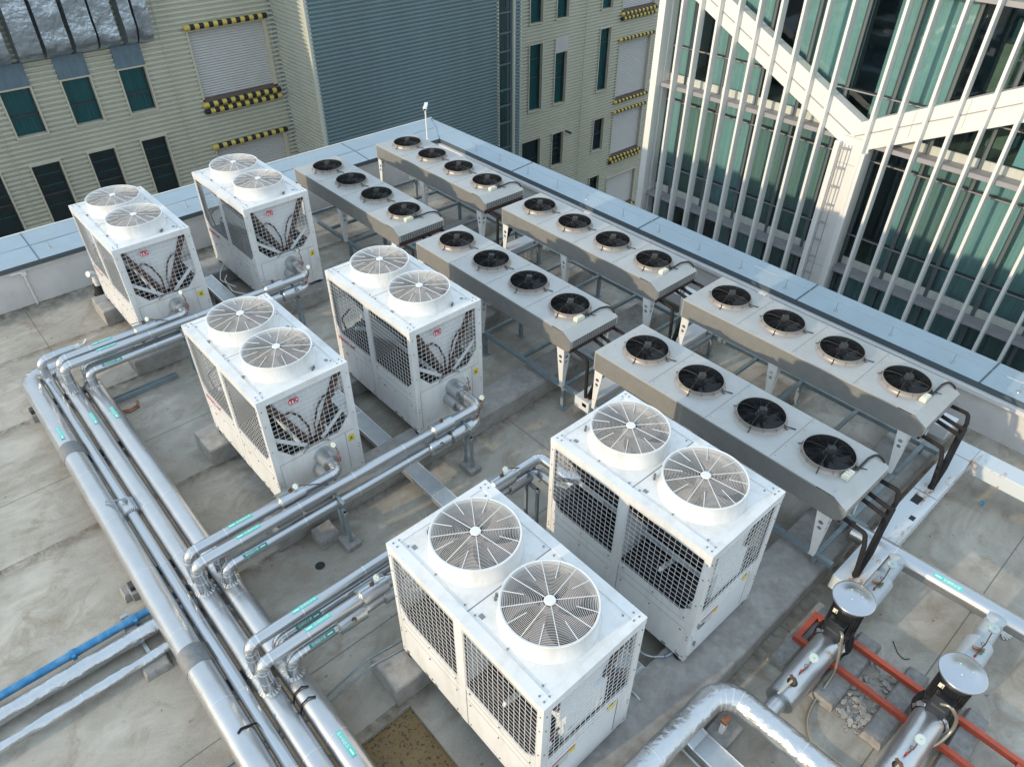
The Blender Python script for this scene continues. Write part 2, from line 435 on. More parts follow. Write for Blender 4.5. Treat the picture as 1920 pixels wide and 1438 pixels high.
# ------------------------------------------------------------------ parapets
t = thing('parapet_wall', 'white parapet wall with wide pale blue metal coping behind the back pair of chillers', 'parapet', (-5.79, 0, 0))
mb = MB(); mb.box(-6.62, -14, 0.003, -5.79, 8.95, .70); part('wall', mb, 'wall_white', t, False)
mb = MB()
mb.add([(-5.74, -14, .80), (-5.74, 8.33, .80), (-6.32, 8.65, .845), (-6.32, -14, .845), (-6.9, 8.95, .85), (-6.9, -14, .85)],
       [(0, 1, 2, 3), (3, 2, 4, 5)])
mb.add([(-6.9, -14, .85), (-6.9, 8.95, .85), (-6.9, 8.95, .6), (-6.9, -14, .6)], [(0, 1, 2, 3)])
part('coping', mb, 'cap_paint', t, False)
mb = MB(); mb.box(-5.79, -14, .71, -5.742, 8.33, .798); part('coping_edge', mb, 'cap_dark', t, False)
mb = MB(); mb.box(-6.93, -14, .80, -6.9, 8.98, .872); part('edge_bead', mb, 'white_fin', t, False)  # white colour paints the lit highlight along the outer edge bead
mb = MB(); mb.box(-5.79, -14, .655, -5.762, 8.33, .70); part('drip_strip', mb, 'wall_white', t, False)
mb = MB()
for y in (-4.4, -.62, 3.2, 6.3, -8):
    mb.bar((-5.74, y, .803), (-6.32, y, .848), .016, .006); mb.bar((-6.32, y, .848), (-6.9, y, .853), .016, .006)
mb.bar((-6.32, -14, .847), (-6.32, 8.6, .847), .006, .004)
mb.bar((-5.74, 8.33, .803), (-6.9, 8.95, .853), .016, .006)
part('coping_joints', mb, 'cap_dark', t, False)
t = thing('parapet_wall', 'white parapet wall with narrow pale blue coping in front of the glass building', 'parapet', (0, 8.35, 0))
mb = MB(); mb.box(-5.788, 8.37, 0.003, 16, 8.75, .70); part('wall', mb, 'wall_white', t, False)
mb = MB()
mb.add([(-5.74, 8.33, .80), (16, 8.33, .80), (16, 8.95, .85), (-6.9, 8.95, .85)], [(0, 1, 2, 3)])
mb.add([(-6.9, 8.95, .85), (16, 8.95, .85), (16, 8.95, .6), (-6.9, 8.95, .6)], [(0, 1, 2, 3)])
part('coping', mb, 'cap_paint', t, False)
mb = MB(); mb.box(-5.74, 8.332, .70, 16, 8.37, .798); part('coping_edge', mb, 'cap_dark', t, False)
mb = MB(); mb.box(-5.74, 8.25, .63, 16, 8.368, .698); part('drip_strip', mb, 'wall_white', t, False, .004)
mb = MB()
for x in (-3.1, .55, 3.95, 6.85, 10): mb.bar((x, 8.33, .804), (x+.02, 8.95, .854), .022, .008)
part('coping_joints', mb, 'cap_dark', t, False)
mb = MB(); mb.box(-5.76, 7.95, .45, -3.55, 8.248, .66)
solo('wall_ledge', mb, 'wall_white', 'short raised white ledge at the parapet behind the farthest condenser', 'ledge', loc=(-5.76, 7.95, .45), bevel=.01)
# lightning rods: one thing (posts carry one wire)
t = thing('lightning_conductor', 'thin wire on small rods running along the coping beside the glass building', 'lightning rod', (-5, 8.5, .85))
for x in (-4.55, -3.7, -2.76, -1.83, -.98, .01, .92, 1.85, 2.75, 3.63, 4.55, 5.46, 6.4, 7.3, 8.2):
    mb = MB(); mb.cyl((x, 8.5, .815), (x, 8.5, .97), .006, .004, 8); mb.cyl((x, 8.5, .812), (x, 8.5, .824), .035, .03, 14)
    part('rod', mb, 'galvanised', t, False)
mb = MB()
xs = [-5.6+i*.25 for i in range(70)]
mb.tube([Vector((x, 8.5, .965 + .006*math.sin(x*7))) for x in xs], .0045, 6); part('wire', mb, 'galvanised', t, False)
for x in (0.,):
    t = thing('lightning_conductor', 'thin wire on small rods running along the coping behind the back chillers', 'lightning rod', (-6.05, 0, .83))
    for y in (-2.6, -.35, 2.2, 4.35, 5.6, 7.2):
        mb = MB(); mb.cyl((-6.05, y, .80), (-6.05, y, .96), .006, .004, 8); mb.cyl((-6.05, y, .815), (-6.05, y, .832), .035, .03, 14)
        part('rod', mb, 'galvanised', t, False)
    mb = MB(); mb.tube([Vector((-6.05, y*.25, .955 + .006*math.sin(y))) for y in range(-24, 32)], .0045, 6); part('wire', mb, 'galvanised', t, False)
# camera pole
t = thing('security_camera', 'white box camera on a slim white pole in the roof corner', 'security camera', (-5.9, 8.08, .8))
mb = MB(); mb.cyl((0, 0, -.03), (0, 0, .74), .018, n=12); mb.cyl((0, 0, -.02), (0, 0, .012), .05, n=16); part('pole', mb, 'white_fin', t)
mb = MB(); M = Matrix.Translation((.03, -.0, .79)) @ Matrix.Rotation(math.radians(-50), 4, 'Z') @ Matrix.Rotation(math.radians(18), 4, 'Y')
mb.box(-.09, -.035, -.03, .12, .035, .03, M=M); mb.box(-.1, -.042, .03, .14, .042, .038, M=M)
h = part('housing', mb, 'white_paint', t, bevel=.006)
mb = MB(); mb.cyl(M @ Vector((.121, 0, 0)), M @ Vector((.128, 0, 0)), .024, n=16); part('lens', mb, 'black_plastic', h)

# ------------------------------------------------------------------ cream corrugated building
def corrugated(mb, ax, c0, u0, u1, z0, z1, sgn, pitch=.1365, dep=.07, holes=(), mi=None):
    """ribbed sheet; ax='x': plane x=c0, ribs along y. sgn: outward direction"""
    us = sorted(set([u0, u1] + [h[k] for h in holes for k in (0, 1) if u0 < h[k] < u1]))
    prof = [(0, 0), (.10, dep), (.52, dep), (.60, 0), (1, 0)]
    n = int((z1-z0)/pitch)
    for i in range(n):
        zb = z0+i*pitch
        for (a, b) in zip(prof, prof[1:]):
            za, zc = zb+a[0]*pitch, zb+b[0]*pitch; zm = (za+zc)/2
            for ua, ub in zip(us, us[1:]):
                um = (ua+ub)/2
                if any(h[0] < um < h[1] and h[2] < zm < h[3] for h in holes): continue
                ca, cb = c0+sgn*a[1], c0+sgn*b[1]
                if ax == 'x': q = [(ca, ua, za), (ca, ub, za), (cb, ub, zc), (cb, ua, zc)]
                else: q = [(ua, ca, za), (ub, ca, za), (ub, cb, zc), (ua, cb, zc)]
                mb.add(q, [(0, 1, 2, 3)], mi=mi)
XC = -16.
ups = [(1.12, 1.88), (2.69, 3.45), (4.26, 5.02)]
WIN = []   # y0,y1,z0,z1,kind
for y0, y1 in [(-.45, .31)] + ups: WIN.append((y0, y1, -.27, .975, 'teal'))
for y0, y1 in [(-.45, .31)] + ups: WIN.append((y0, y1, -3.0, -1.11, 'navy'))
for y0, y1, z0, z1, k in ((20.83, 21.56, -.19, 2.2, 'teal'), (22.42, 23.14, -.21, 2.2, 'teal'), (25.33, 26.04, -.22, 2.2, 'teal'),
                          (20.83, 21.6, -3.86, -1.02, 'teal'), (22.42, 23.15, -3.86, -1.6, 'mix'), (25.35, 26.06, -3.87, -1.04, 'mix'),
                          (20.43, 21.6, -7.1, -5.2, 'shade'), (22.42, 23.16, -6.88, -5.24, 'dark'), (25.34, 26.07, -6.86, -5.23, 'shade'),
                          (25.33, 26.05, -9.6, -8.25, 'dark'), (30.3, 31.0, -3.8, -1.0, 'teal')):
    WIN.append((y0, y1, z0, z1, k))
DOOR = [(6.54, 8.99, -.32, 1.67), (6.5, 8.95, -4.0, -1.97), (26.79, 29.1, -.42, 1.9), (26.8, 29.09, -4.47, -1.85),
        (26.81, 29.06, -7.43, -5.28), (26.77, 29.07, -10.6, -8.71)]
t = thing('cream_building', 'large cream corrugated metal building with dark windows and roller shutters across the gap', 'building', (XC, 10, -14))
H = [(a-.03, b+.03, c-.03, d+.03) for a, b, c, d, k in WIN] + [(a-.06, b+.12, c-.04, d+.03) for a, b, c, d in DOOR]
mb = MB()
corrugated(mb, 'x', XC, -9, 9.45, -9, 5.2, 1, holes=H); corrugated(mb, 'x', XC, 18.2, 36, -14, 4.6, 1, holes=H, pitch=.1365)
part('corrugated_wall', mb, 'cream_sheet', t, False)
for y in (-4, .74, 2.3, 3.9, 5.7, 20.1, 22.0, 24.3, 26.4, 29.8):
    mb = MB(); mb.box(XC+.06, y, -9, XC+.088, y+.012, 4.6)
    if y not in (5.7, 24.3, .74): continue
    part('sheet_joint', mb, 'frame_cream', t, False)
mb = MB(); mb.box(XC-8, -9, -14, XC-.42, 36, 5.25); part('body', mb, 'frame_cream', t, False)
mb = MB(); mb.box(XC-.35, 9.3, -14, XC+.06, 9.43, 5.2)
mb.box(XC-.02, 18.18, -14, XC+.07, 18.3, 5.2); part('corner_trim', mb, 'steel_blue', t, False)
for (a, b, c, d, k) in WIN:
    mb = MB(); w = .045
    for q in ((a-w, c-w, a, d+w), (b, c-w, b+w, d+w), (a, c-w, b, c), (a, d, b, d+w)):
        mb.box(XC-.14, q[0], q[1], XC+.11, q[2], q[3])
    f = part('window', mb, 'frame_cream', t, False)
    mb = MB(); y = (a+b)/2; s = .02
    zm = c + (d-c)*(.42 if d-c < 1.6 else .5)
    mb.box(XC-.10, a, zm-.022, XC-.05, b, zm+.022)
    if d-c > 2: mb.box(XC-.10, a, c+(d-c)*.78-.02, XC-.05, b, c+(d-c)*.78+.02)
    for q in ((a, a+s), (b-s, b)): mb.box(XC-.10, q[0], c, XC-.05, q[1], d)
    part('sash', mb, 'frame_dark', f, False)
    mb = MB(); mb.add([(XC-.08, a, c), (XC-.08, b, c), (XC-.08, b, d), (XC-.08, a, d)], [(0, 1, 2, 3)])
    part('pane', mb, 'glass_teal', f, False)
    mb = MB(); xb = XC-.16
    def blind(z0, z1, mi): 
        n = 14; vs = []
        for i in range(n+1):
            yy = a+(b-a)*i/n; vs += [(xb+.012*(i % 2), yy, z0), (xb+.012*(i % 2), yy, z1)]
        mb.add(vs, [(2*i, 2*i+2, 2*i+3, 2*i+1) for i in range(n)], mi=mi)
    if k == 'teal': blind(c, zm, 0); mb.add([(xb, a, zm), (xb, b, zm), (xb, b, d), (xb, a, d)], [(0, 1, 2, 3)], mi=0)
    elif k == 'mix': blind(c, d, 0)
    elif k == 'shade': mb.add([(xb+.05, a, c+(d-c)*.45), (xb+.05, b, c+(d-c)*.45), (xb+.05, b, d), (xb+.05, a, d)], [(0, 1, 2, 3)], mi=2); blind(c, c+(d-c)*.45, 1)
    else:
        mb.add([(xb, a, c), (xb, b, c), (xb, b, d), (xb, a, d)], [(0, 1, 2, 3)], mi=1)
        for zz in (c+(d-c)*.3, c+(d-c)*.62, c+(d-c)*.8): mb.box(xb+.01, a+.1, zz, xb+.03, b-.05, zz+.03, mi=0)
    part('blind', mb, ['teal_blind', 'navy_room', 'frame_dark'], f, False)
def bumper(mb, y0, y1, z, flip=0, n=18, r=.082):
    L = (y1-y0)/n
    for i in range(n):
        ya = y0+i*L
        mb.cyl((XC+.13, ya+.002, z), (XC+.13, ya+L-.002, z), r, n=14, mi=(i+flip) % 2)
    for ye, d in ((y0, -1), (y1, 1)): mb.cyl((XC+.13, ye, z), (XC+.13, ye+d*.035, z), r, r*.6, n=14, mi=flip if d < 0 else (n-1+flip) % 2)
for i, (a, b, c, d) in enumerate(DOOR):
    mb = MB()
    for q in ((a-.06, a, c, d+.06), (b, b+.12, c, d+.06), (a, b, d, d+.06)): mb.box(XC-.1, q[0], q[2], XC+.09, q[1], q[3])
    f = part('shutter_frame', mb, 'frame_cream', t, False)
    mb = MB(); n = int((d-c)/.075)
    for k in range(n):
        z = c+(d-c)*k/n; z2 = c+(d-c)*(k+1)/n; zm = (z+z2)/2
        mb.add([(XC-.06, a, z), (XC-.06, b, z), (XC-.035, b, zm), (XC-.035, a, zm), (XC-.06, b, z2), (XC-.06, a, z2)], [(0, 1, 2, 3), (3, 2, 4, 5)])
    part('roller_shutter', mb, 'shutter_grey', f, False)
    mb = MB(); mb.box(XC-.07, a, c-.09, XC+.1, b, c-.005); part('sill', mb, 'brown_trim', f, False)
    mb = MB(); bumper(mb, a-.08, b+.13, d+.13 if i != 5 else d+.13, 1); 
    if i not in (5,): part('bumper', mb, ['black_foam', 'yellow_foam'], t, False)
    mb = MB(); bumper(mb, a-.08, b+.13, c-.17, 1)
    if i not in (3,): bumper(mb, a-.08, b+.13, c-.37, 0)
    part('bumper', mb, ['black_foam', 'yellow_foam'], t, False)
# blue flashing above upper windows
for y0, y1 in [(-.45, .31)] + ups:
    mb = MB(); mb.box(XC-.05, y0-.03, 1.025, XC+.112, y1+.03, 1.62)
    part('flashing', mb, 'flash_blue', t, False)
mb = MB(); mb.box(XC+.0, 22.39, -1.55, XC+.1, 23.19, -.98); part('vent_panel', mb, 'shutter_grey', t, False)
# foil wrapped ducts hanging on the wall, one thing each
dy = [(-.9, -.2), (-.05, .62), (.72, 1.4), (1.58, 2.02), (2.08, 2.62), (2.72, 3.4), (3.52, 4.06), (4.14, 4.72), (4.86, 5.34)]
dy = [(-.35, .35), (.45, 1.2), (1.35, 2.0), (2.2, 2.78), (2.88, 3.5), (3.62, 4.2), (4.26, 4.8), (5.0, 5.3), (5.36, 5.75)]
dk = ['leftmost in view', 'second from the left', 'third from the left', 'fourth from the left', 'fifth from the left', 'sixth from the left',
      'seventh from the left', 'narrow one next to the right end', 'rightmost, beside the shutter door']
for (y0, y1), w in zip(dy, dk):
    y0 -= .35; y1 -= .35
    mb = MB(); prof = [(XC+.62, 5.6)]
    for z in (4.6, 3.7, 3.0, 2.5, 2.15): prof.append((XC+.62+.03*random.uniform(-1, 1), z))
    for k in range(7):
        a = PI/2*k/6; prof.append((XC+.1+.5*math.cos(a), 2.05-.42*math.sin(a)))
    inner = [(XC+.1, 5.6)]
    ny = 6; vs = []
    for i, (x, z) in enumerate(prof):
        for j in range(ny+1):
            yy = y0+(y1-y0)*j/ny
            p = Vector((x, yy, z)); off = .05*noise.noise(p*2.1)+.03*noise.noise(p*4.3)
            vs.append((x+off, yy+(.02*noise.noise(p*3) if j in (0, ny) else 0), z))
    fs = [(i*(ny+1)+j, i*(ny+1)+j+1, (i+1)*(ny+1)+j+1, (i+1)*(ny+1)+j) for i in range(len(prof)-1) for j in range(ny)]
    mb.add(vs, fs, True)
    for j in (0, ny):
        sv = [vs[i*(ny+1)+j] for i in range(len(prof))] + [(XC+.06, vs[j][1], 1.6), (XC+.06, vs[j][1], 5.6)]
        mb.add(sv, [tuple(range(len(sv)))])
    solo('wall_duct', mb, 'duct_foil', 'foil wrapped duct curving into the cream wall, ' + w, 'duct', 'foil wrapped ducts on the cream building', loc=(XC+.3, y0, 1.6))
t = thing('wall_camera', 'tiny black camera fixed beside a window of the cream building', 'camera', (XC+.1, 23.38, -5.3))
mb = MB(); mb.cyl((0, 0, 0), (.22, .1, -.08), .05, n=12); part('body', mb, 'black_plastic', t)
mb = MB(); mb.box(-.1, -.03, -.03, 0, .03, .03); part('bracket', mb, 'frame_grey', t)

# ------------------------------------------------------------------ slate blue block in front of the cream building
XB = -13.7
t = thing('slate_block', 'slate blue corrugated stair block with one tall strip of windows', 'building', (XB, 13, -14))
mb = MB(); corrugated(mb, 'x', XB, 9.43, 17.08, -14, 5.2, 1, pitch=.125); corrugated(mb, 'x', XB, 17.92, 18.22, -14, 5.2, 1, pitch=.125)
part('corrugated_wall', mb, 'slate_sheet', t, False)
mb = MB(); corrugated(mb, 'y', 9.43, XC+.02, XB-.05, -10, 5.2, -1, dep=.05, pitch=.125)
part('side_wall', mb, 'pale_sheet', t, False, label='pale side of the block')  # side sheet has a paler colour than the slate front
mb = MB(); mb.box(XB-.08, 9.35, -14, XB+.06, 9.47, 5.25); mb.box(XB-.02, 17.02, -14, XB+.07, 17.1, 5.2); mb.box(XB-.02, 17.86, -14, XB+.07, 17.94, 5.2)
mb.box(XB-.05, 18.18, -14, XB+.06, 18.26, 5.2); part('corner_trim', mb, 'pale_sheet', t, False)
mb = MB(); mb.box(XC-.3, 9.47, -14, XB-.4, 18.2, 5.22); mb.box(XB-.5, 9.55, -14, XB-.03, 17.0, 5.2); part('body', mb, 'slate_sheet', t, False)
for z in (5.2, 4.1, 3.1, 2.2, 1.1, .4, -.25, -.72, -1.67, -2.29, -2.97, -4, -5.2, -6.4):
    nz = {5.2: 4.1, 4.1: 3.1, 3.1: 2.2, 2.2: 1.1, 1.1: .4, .4: -.25, -.25: -.72, -.72: -1.67, -1.67: -2.29, -2.29: -2.97, -2.97: -4, -4: -5.2, -5.2: -6.4, -6.4: -7.6}[z]
    mb = MB(); mb.box(XB-.12, 17.1, z-.05, XB-.02, 17.86, z); mb.box(XB-.12, 17.1, nz, XB-.04, 17.14, z-.05); mb.box(XB-.12, 17.78, nz, XB-.04, 17.86, z-.05)
    f = part('window', mb, 'frame_grey', t, False)
    mb = MB(); mb.add([(XB-.09, 17.14, nz), (XB-.09, 17.78, nz), (XB-.09, 17.78, z-.05), (XB-.09, 17.14, z-.05)], [(0, 1, 2, 3)])
    part('pane', mb, 'glass_teal', f, False)
mb = MB()
for i in range(14):
    yy = 17.1+.76*i/13
    mb.box(XB-.42+.02*(i % 2), yy, -8, XB-.4+.02*(i % 2), yy+.05, 5.2)
mb.box(XB-.6, 17.1, -8, XB-.5, 17.86, 5.2, mi=1)
part('curtain', mb, ['teal_blind', 'navy_room'], t, False)

# ------------------------------------------------------------------ glass office building with white fins
YG = 14.6
t = thing('glass_building', 'modern glass office building with white vertical fins and a Y shaped white beam', 'building', (-4.4, YG, -14))
fx = [-4.40] + [-3.72+.5445*k for k in range(30)]
for i, x in enumerate(fx):
    mb = MB()
    if i == 0: mb.box(x-.03, YG, -10, x+.17, YG+.34, 7.3)
    elif 1.05 < x < 1.35: continue
    else: mb.box(x-.03, YG, -10, x+.03, YG+.22, 7.3)
    part('fin', mb, 'white_fin', t, False)
# Y beam : flat boxed members between fins and glass
def member(mb, pts, y0, y1):
    n = len(pts)
    a = [(p[0], y0, p[1]) for p in pts]; b = [(p[0], y1, p[1]) for p in pts]
    mb.add(a + b, [tuple(range(n)), tuple(reversed(range(n, 2*n)))] + [(i, i+n, (i+1) % n+n, (i+1) % n) for i in range(n)])
yb0, yb1 = YG+.16, YG+.46
UL = (-2.424-1.48, 3.504-1.612); sl = 1.892/3.904; 
n1 = (1.48, 1.612); n2 = (1.114, 1.065); n3 = (1.824, 1.08)
mb = MB(); k = 7.5
member(mb, [n1, n2, (n2[0]-k, n2[1]+k*.498), (n1[0]-k, n1[1]+k*.4846)], yb0, yb1)
member(mb, [n3, n1, (n1[0]+k, n1[1]+k*.4953), (n3[0]+k, n3[1]+k*.4858)], yb0-.003, yb1)
member(mb, [(1.114, -10), (1.114, 1.065), n1, (1.824, 1.08), (1.824, -10)], yb0-.006, yb1)
mb.box(1.07, YG-.0, -10, 1.2, YG+.3, 1.12); mb.box(1.74, YG, -10, 1.84, YG+.3, 1.0)
part('y_beam', mb, 'white_fin', t, False, bevel=.01)
mb = MB()
for (p, q) in (((1.32, 1.30), (-6.2, 1.30+7.52*.491)), ((1.42, 1.28), (9, 1.28+7.58*.4905))):
    mb.bar((p[0], yb0-.012, p[1]), (q[0], yb0-.012, q[1]), .02, .02)
for z in (.63, -.55, -2.0, 1.25): mb.bar((1.2, yb0-.012, z), (1.74, yb0-.012, z), .006, .006)
for i in range(1, 12):
    x = 1.6+i*.95; z = 1.28+(x-1.42)*.4905; mb.bar((x, yb0-.01, z-.28), (x, yb0-.01, z+.3), .005, .005)
part('beam_seam', mb, 'ledge_grey', t, False)
# glazing
mx = [-4.23, -3.65] + [-2.52+1.09*k for k in range(13)]
lev = [-10, -6.9, -5.2, -4.2, -1.9, -1.12, .73, 1.32, 2.12, 4.5, 5.3, 7.3]
YW = YG+.58
mb = MB()
for x in mx: mb.box(x-.045, YW-.05, -10, x+.045, YW+.06, 7.3)
part('mullions', mb, 'frame_grey', t, False)
for z in (-6.9, -5.2, -1.12, .73, 2.12, 4.5, 5.9):
    mb = MB(); mb.box(-4.25, YW-.055, z-.035, 12, YW+.05, z+.012, mi=0); mb.box(-4.25, YW-.075, z-.02, 12, YW-.055, z, mi=1); part('transom', mb, ['frame_dark', 'ledge_grey'], t, False)
for z in (-5.15, -2.0, 1.14, 4.28):
    mb = MB(); mb.box(-4.62, YG+.20, z-.03, 12, YW-.06, z+.07); part('ledge', mb, 'ledge_grey', t, False)
    mb = MB(); mb.box(-4.2, YW-.045, z+.07, 12, YW+.0, z+.26); part('floor_band', mb, 'curtain', t, False)
zz = [-5.05, -1.9, 1.27, 4.4, 7.3]
for k, (xa, xb) in enumerate(zip([-4.23]+mx[1:], mx[1:]+[12])):
    if xb-xa < .3: continue
    for (za, zb) in ((-5.05, -2.03), (-1.9, 1.1), (1.24, 4.24), (4.4, 7.3)):
        mb = MB(); mb.add([(xa+.045, YW+.01, za), (xb-.045, YW+.01, za), (xb-.045, YW+.01, zb), (xa+.045, YW+.01, zb)], [(0, 1, 2, 3)])
        part('pane', mb, 'glass_clear', t, False)
# interior: curtains (pleated), some bays open, dark rooms behind
rnd = random.Random(3)
for k, (xa, xb) in enumerate(zip(mx, mx[1:]+[12])):
    for r, (za, zb) in enumerate(((-5, -2.05), (-1.88, 1.12), (1.3, 4.2), (4.4, 7.3))):
        style = rnd.random()
        if r == 2 and k in (7, 8): style = .97
        if r == 2 and k in (9,): style = .90
        if r == 1 and k in (6,): style = .93
        if r == 1 and k in (3, 5): style = .2
        if style > .955: continue
        c0, c1 = xa, xb
        if style > .8: c0 = xa + (xb-xa)*rnd.uniform(.45, .7)
        n = max(8, int((c1-c0)/.035)); vs = []
        amp = rnd.uniform(.012, .03); ph = rnd.random()*6
        for i in range(n+1):
            x = c0+(c1-c0)*i/n; yy = YW+.20+amp*math.sin(i*1.35+ph)+amp*.6*math.sin(i*.37+ph)
            vs += [(x, yy, za), (x, yy, zb)]
        mb = MB(); mb.add(vs, [(2*i, 2*i+2, 2*i+3, 2*i+1) for i in range(n)], True)
        part('curtain', mb, 'curtain' if rnd.random() > .3 else 'curtain_grey', t, False)
mb = MB(); mb.box(-4.2, YW+1.6, -10, 12, YW+1.7, 7.3); 
for z in (-5.2, -2.05, 1.12, 4.24): mb.box(-4.2, YW+.1, z, 12, YW+1.6, z+.16, mi=1)
for k in range(3): mb.box(3.2+k*.62, YW+1.3, 1.6+.1*k, 3.7+k*.62, YW+1.55, 3.3, mi=2)
for k in range(6): mb.box(2.2+k*1.1, YW+1.2, 1.28, 2.9+k*1.1, YW+1.5, 2.0, mi=2)
part('rooms', mb, ['room_dark', 'room_tan', 'room_tan'], t, False)
mb = MB(); mb.box(-4.25, YG+.3, -14, -4.2, YG+14, 7.4); mb.box(-4.3, YG, 7.3, 12, YG+14, 7.5); mb.box(-4.2, YW+1.72, -14, 12, YG+14, 7.29)
part('body', mb, 'white_fin', t, False)
mb = MB()   # ladder on the trunk of the Y
for x in (1.25, 1.42): mb.bar((x, YG+.02, -10), (x, YG+.02, 1.1), .022)
for i in range(24): mb.bar((1.24, YG+.02, 1.0-i*.46), (1.43, YG+.02, 1.0-i*.46), .03, .045)
part('ladder', mb, 'ledge_grey', t, False)
mb = MB(); mb.box(4.55, YW+.03, 1.42, 5.0, YW+.13, 2.05); mb.box(4.8, YW+.02, 1.44, 4.98, YW+.03, 1.7, mi=1)
solo('window_bag', mb, ['gauge_white', 'teal_light'], 'pale bag with a teal corner on the window sill of the glass building', 'bag', loc=(4.7, YW+.05, 1.42), bevel=.03)

# ------------------------------------------------------------------ air cooled chillers
CL, CW, CH = 2.0, 1.128, 1.765
hw = CW/2
def grid(mb, M, w, h, step, t):
    nx = int(w/step); ny = int(h/step)
    for i in range(nx+1):
        x = w*i/nx; mb.box(x-t/2, 0, -t/2, x+t/2, h, t/2, M=M)
    for j in range(ny+1):
        y = h*j/ny; mb.box(0, y-t/2, -t/2+.0008, w, y+t/2, t/2+.0008, M=M)
def cham(x0, x1, z0, z1, cl=0, cr=0):
    p = [(x0+cl, z0), (x1-cr, z0)]
    if cr: p.append((x1, z0+cr*1.15))
    p += [(x1, z1), (x0, z1)]
    if cl: p.append((x0, z0+cl*1.15))
    return p
def make_chiller(kind):
    t = thing('air_cooled_chiller', 'x', 'chiller')
    z0, zt = .06, CH
    mb = MB()
    My = frame_m((-1, -hw, 0), (1, 0, 0), (0, 0, 1)); My2 = frame_m((1, hw, 0), (-1, 0, 0), (0, 0, 1))
    for M in (My, My2):     # long sides; plate thickness goes along local +Z = outward
        mb.plate([(0, z0), (2, z0), (2, zt-.085), (0, zt-.085)],
                 [cham(.055, .935, .765, 1.655, .12, 0), cham(1.065, 1.945, .765, 1.655, 0, .12)], M, .012, mi=0)
    MxA = frame_m((1, -hw, 0), (0, 1, 0), (0, 0, 1)); MxB = frame_m((-1, hw, 0), (0, -1, 0), (0, 0, 1))
    if kind == 'port':
        mb.plate([(0, z0), (CW, z0), (CW, zt-.085), (0, zt-.085)], [cham(.085, 1.043, .80, 1.68, .16, .17)], MxA, .012, mi=0)
        mb.plate([(0, z0), (CW, z0), (CW, zt-.085), (0, zt-.085)], [cham(.085, 1.043, .70, 1.68, 0, 0)], MxB, .012, mi=0)
    else:
        mb.plate([(0, z0), (CW, z0), (CW, zt-.085), (0, zt-.085)], [cham(.085, 1.043, .80, 1.68, .16, .17)], MxA, .012, mi=0)
        mb.plate([(0, z0), (CW, z0), (CW, zt-.085), (0, zt-.085)], [cham(.075, 1.05, .80, 1.68, 0, 0)], MxB, .012, mi=0)
    # corner posts and top border proud of the panels
    for sx in (-1, 1):
        for sy in (-1, 1):
            x1, y1 = sx*(1.015), sy*(hw+.015)
            mb.box(x1, y1, z0-.01, x1-sx*.06, y1-sy*.015, zt-.08); mb.box(x1, y1-sy*.0152, z0-.01, x1-sx*.015, y1-sy*.06, zt-.08)
    mb.box(-.05, -hw-.016, z0, .05, -hw+.0, zt-.088); mb.box(-.05, hw, z0, .05, hw+.016, zt-.088)
    mb.box(-1.018, -hw-.018, zt-.085, 1.018, -hw+.085, zt); mb.box(-1.018, hw-.085, zt-.085, 1.018, hw+.018, zt)
    mb.box(-1.018, -hw+.0851, zt-.085, -.945, hw-.0851, zt-.001); mb.box(.945, -hw+.0851, zt-.085, 1.018, hw-.0851, zt-.001)
    cab = mb
    # roof deck with two round wells
    mb = MB()
    for cx in (-.47, .46):
        circ = [(cx+.425*math.cos(2*PI*i/48), .425*math.sin(2*PI*i/48)) for i in range(48)]
        x0, x1 = (-.945, -.006) if cx < 0 else (.006, .945)
        mb.plate([(x0, -hw+.085), (x1, -hw+.085), (x1, hw-.085), (x0, hw-.085)], [circ], Matrix.Translation((0, 0, zt-.022)), .012)
    part('roof_deck', mb, 'white_paint', t, bevel=.003)
    # seams, screws, vents
    mb = cab; mb.mi = 1
    for s in (-1, 1):
        for z in (.55, .66): mb.box(-.94, s*(hw+.0125), z, .94, s*(hw+.0135), z+.003)
        mb.box(-.05, s*(hw+.0125), .06, -.053, s*(hw+.017), .7)
        for x in (-.93, .60, -.75, .45, .93): mb.box(x-.025, s*(hw+.012), .07, x+.025, s*(hw+.0145), .10)
    mb.box(-.006, -hw+.085, zt-.018, .006, hw-.085, zt-.013)
    mb.mi = 2
    r2 = random.Random(5)
    for sx in (-1, 1):
        for sy in (-1, 1):
            for (dx, dy_) in ((.03, .03), (.085, .035), (.035, .09)): mb.cyl((sx*(1-dx), sy*(hw-dy_), zt), (sx*(1-dx), sy*(hw-dy_), zt+.006), .0085, n=8)
            for z in (.12, .42, .47, 1.0, 1.4, 1.62):
                mb.cyl((sx*.985, sy*(hw+.015), z), (sx*.985, sy*(hw+.021), z), .007, n=8); mb.cyl((sx*1.015, sy*(hw-.02), z), (sx*1.021, sy*(hw-.02), z), .007, n=8)
    for cx in (-.47, .46):
        for i in range(3):
            x = cx-.4+.4*i
            for sy in (-1, 1): mb.cyl((x, sy*(hw-.115), zt-.01), (x, sy*(hw-.115), zt-.002), .009, n=8)
        for (x, y) in ((cx+.0, -hw+.075+.02), (cx+.03, -hw+.075+.02)): mb.cyl((x, y, zt-.01), (x, y, zt+.002), .013, n=8)
        mb.cyl((cx+.42, .2, zt-.01), (cx+.42, .2, zt+.03), .012, n=8); mb.cyl((cx+.40, .23, zt-.01), (cx+.40, .23, zt+.03), .012, n=8)
        mb.box(cx+.33, hw-.17, zt-.01, cx+.38, hw-.13, zt-.007)
    for s in (-1, 1):
        for x in (-.9, -.5, -.1, .1, .5, .9):
            for z in (.12, .50, .71): mb.cyl((x+r2.uniform(-.02, .02), s*(hw+.012), z), (x, s*(hw+.019), z), .0065, n=8)
    part('cabinet', mb, ['white_paint', 'seam_grey', 'screw'], t, bevel=.004)
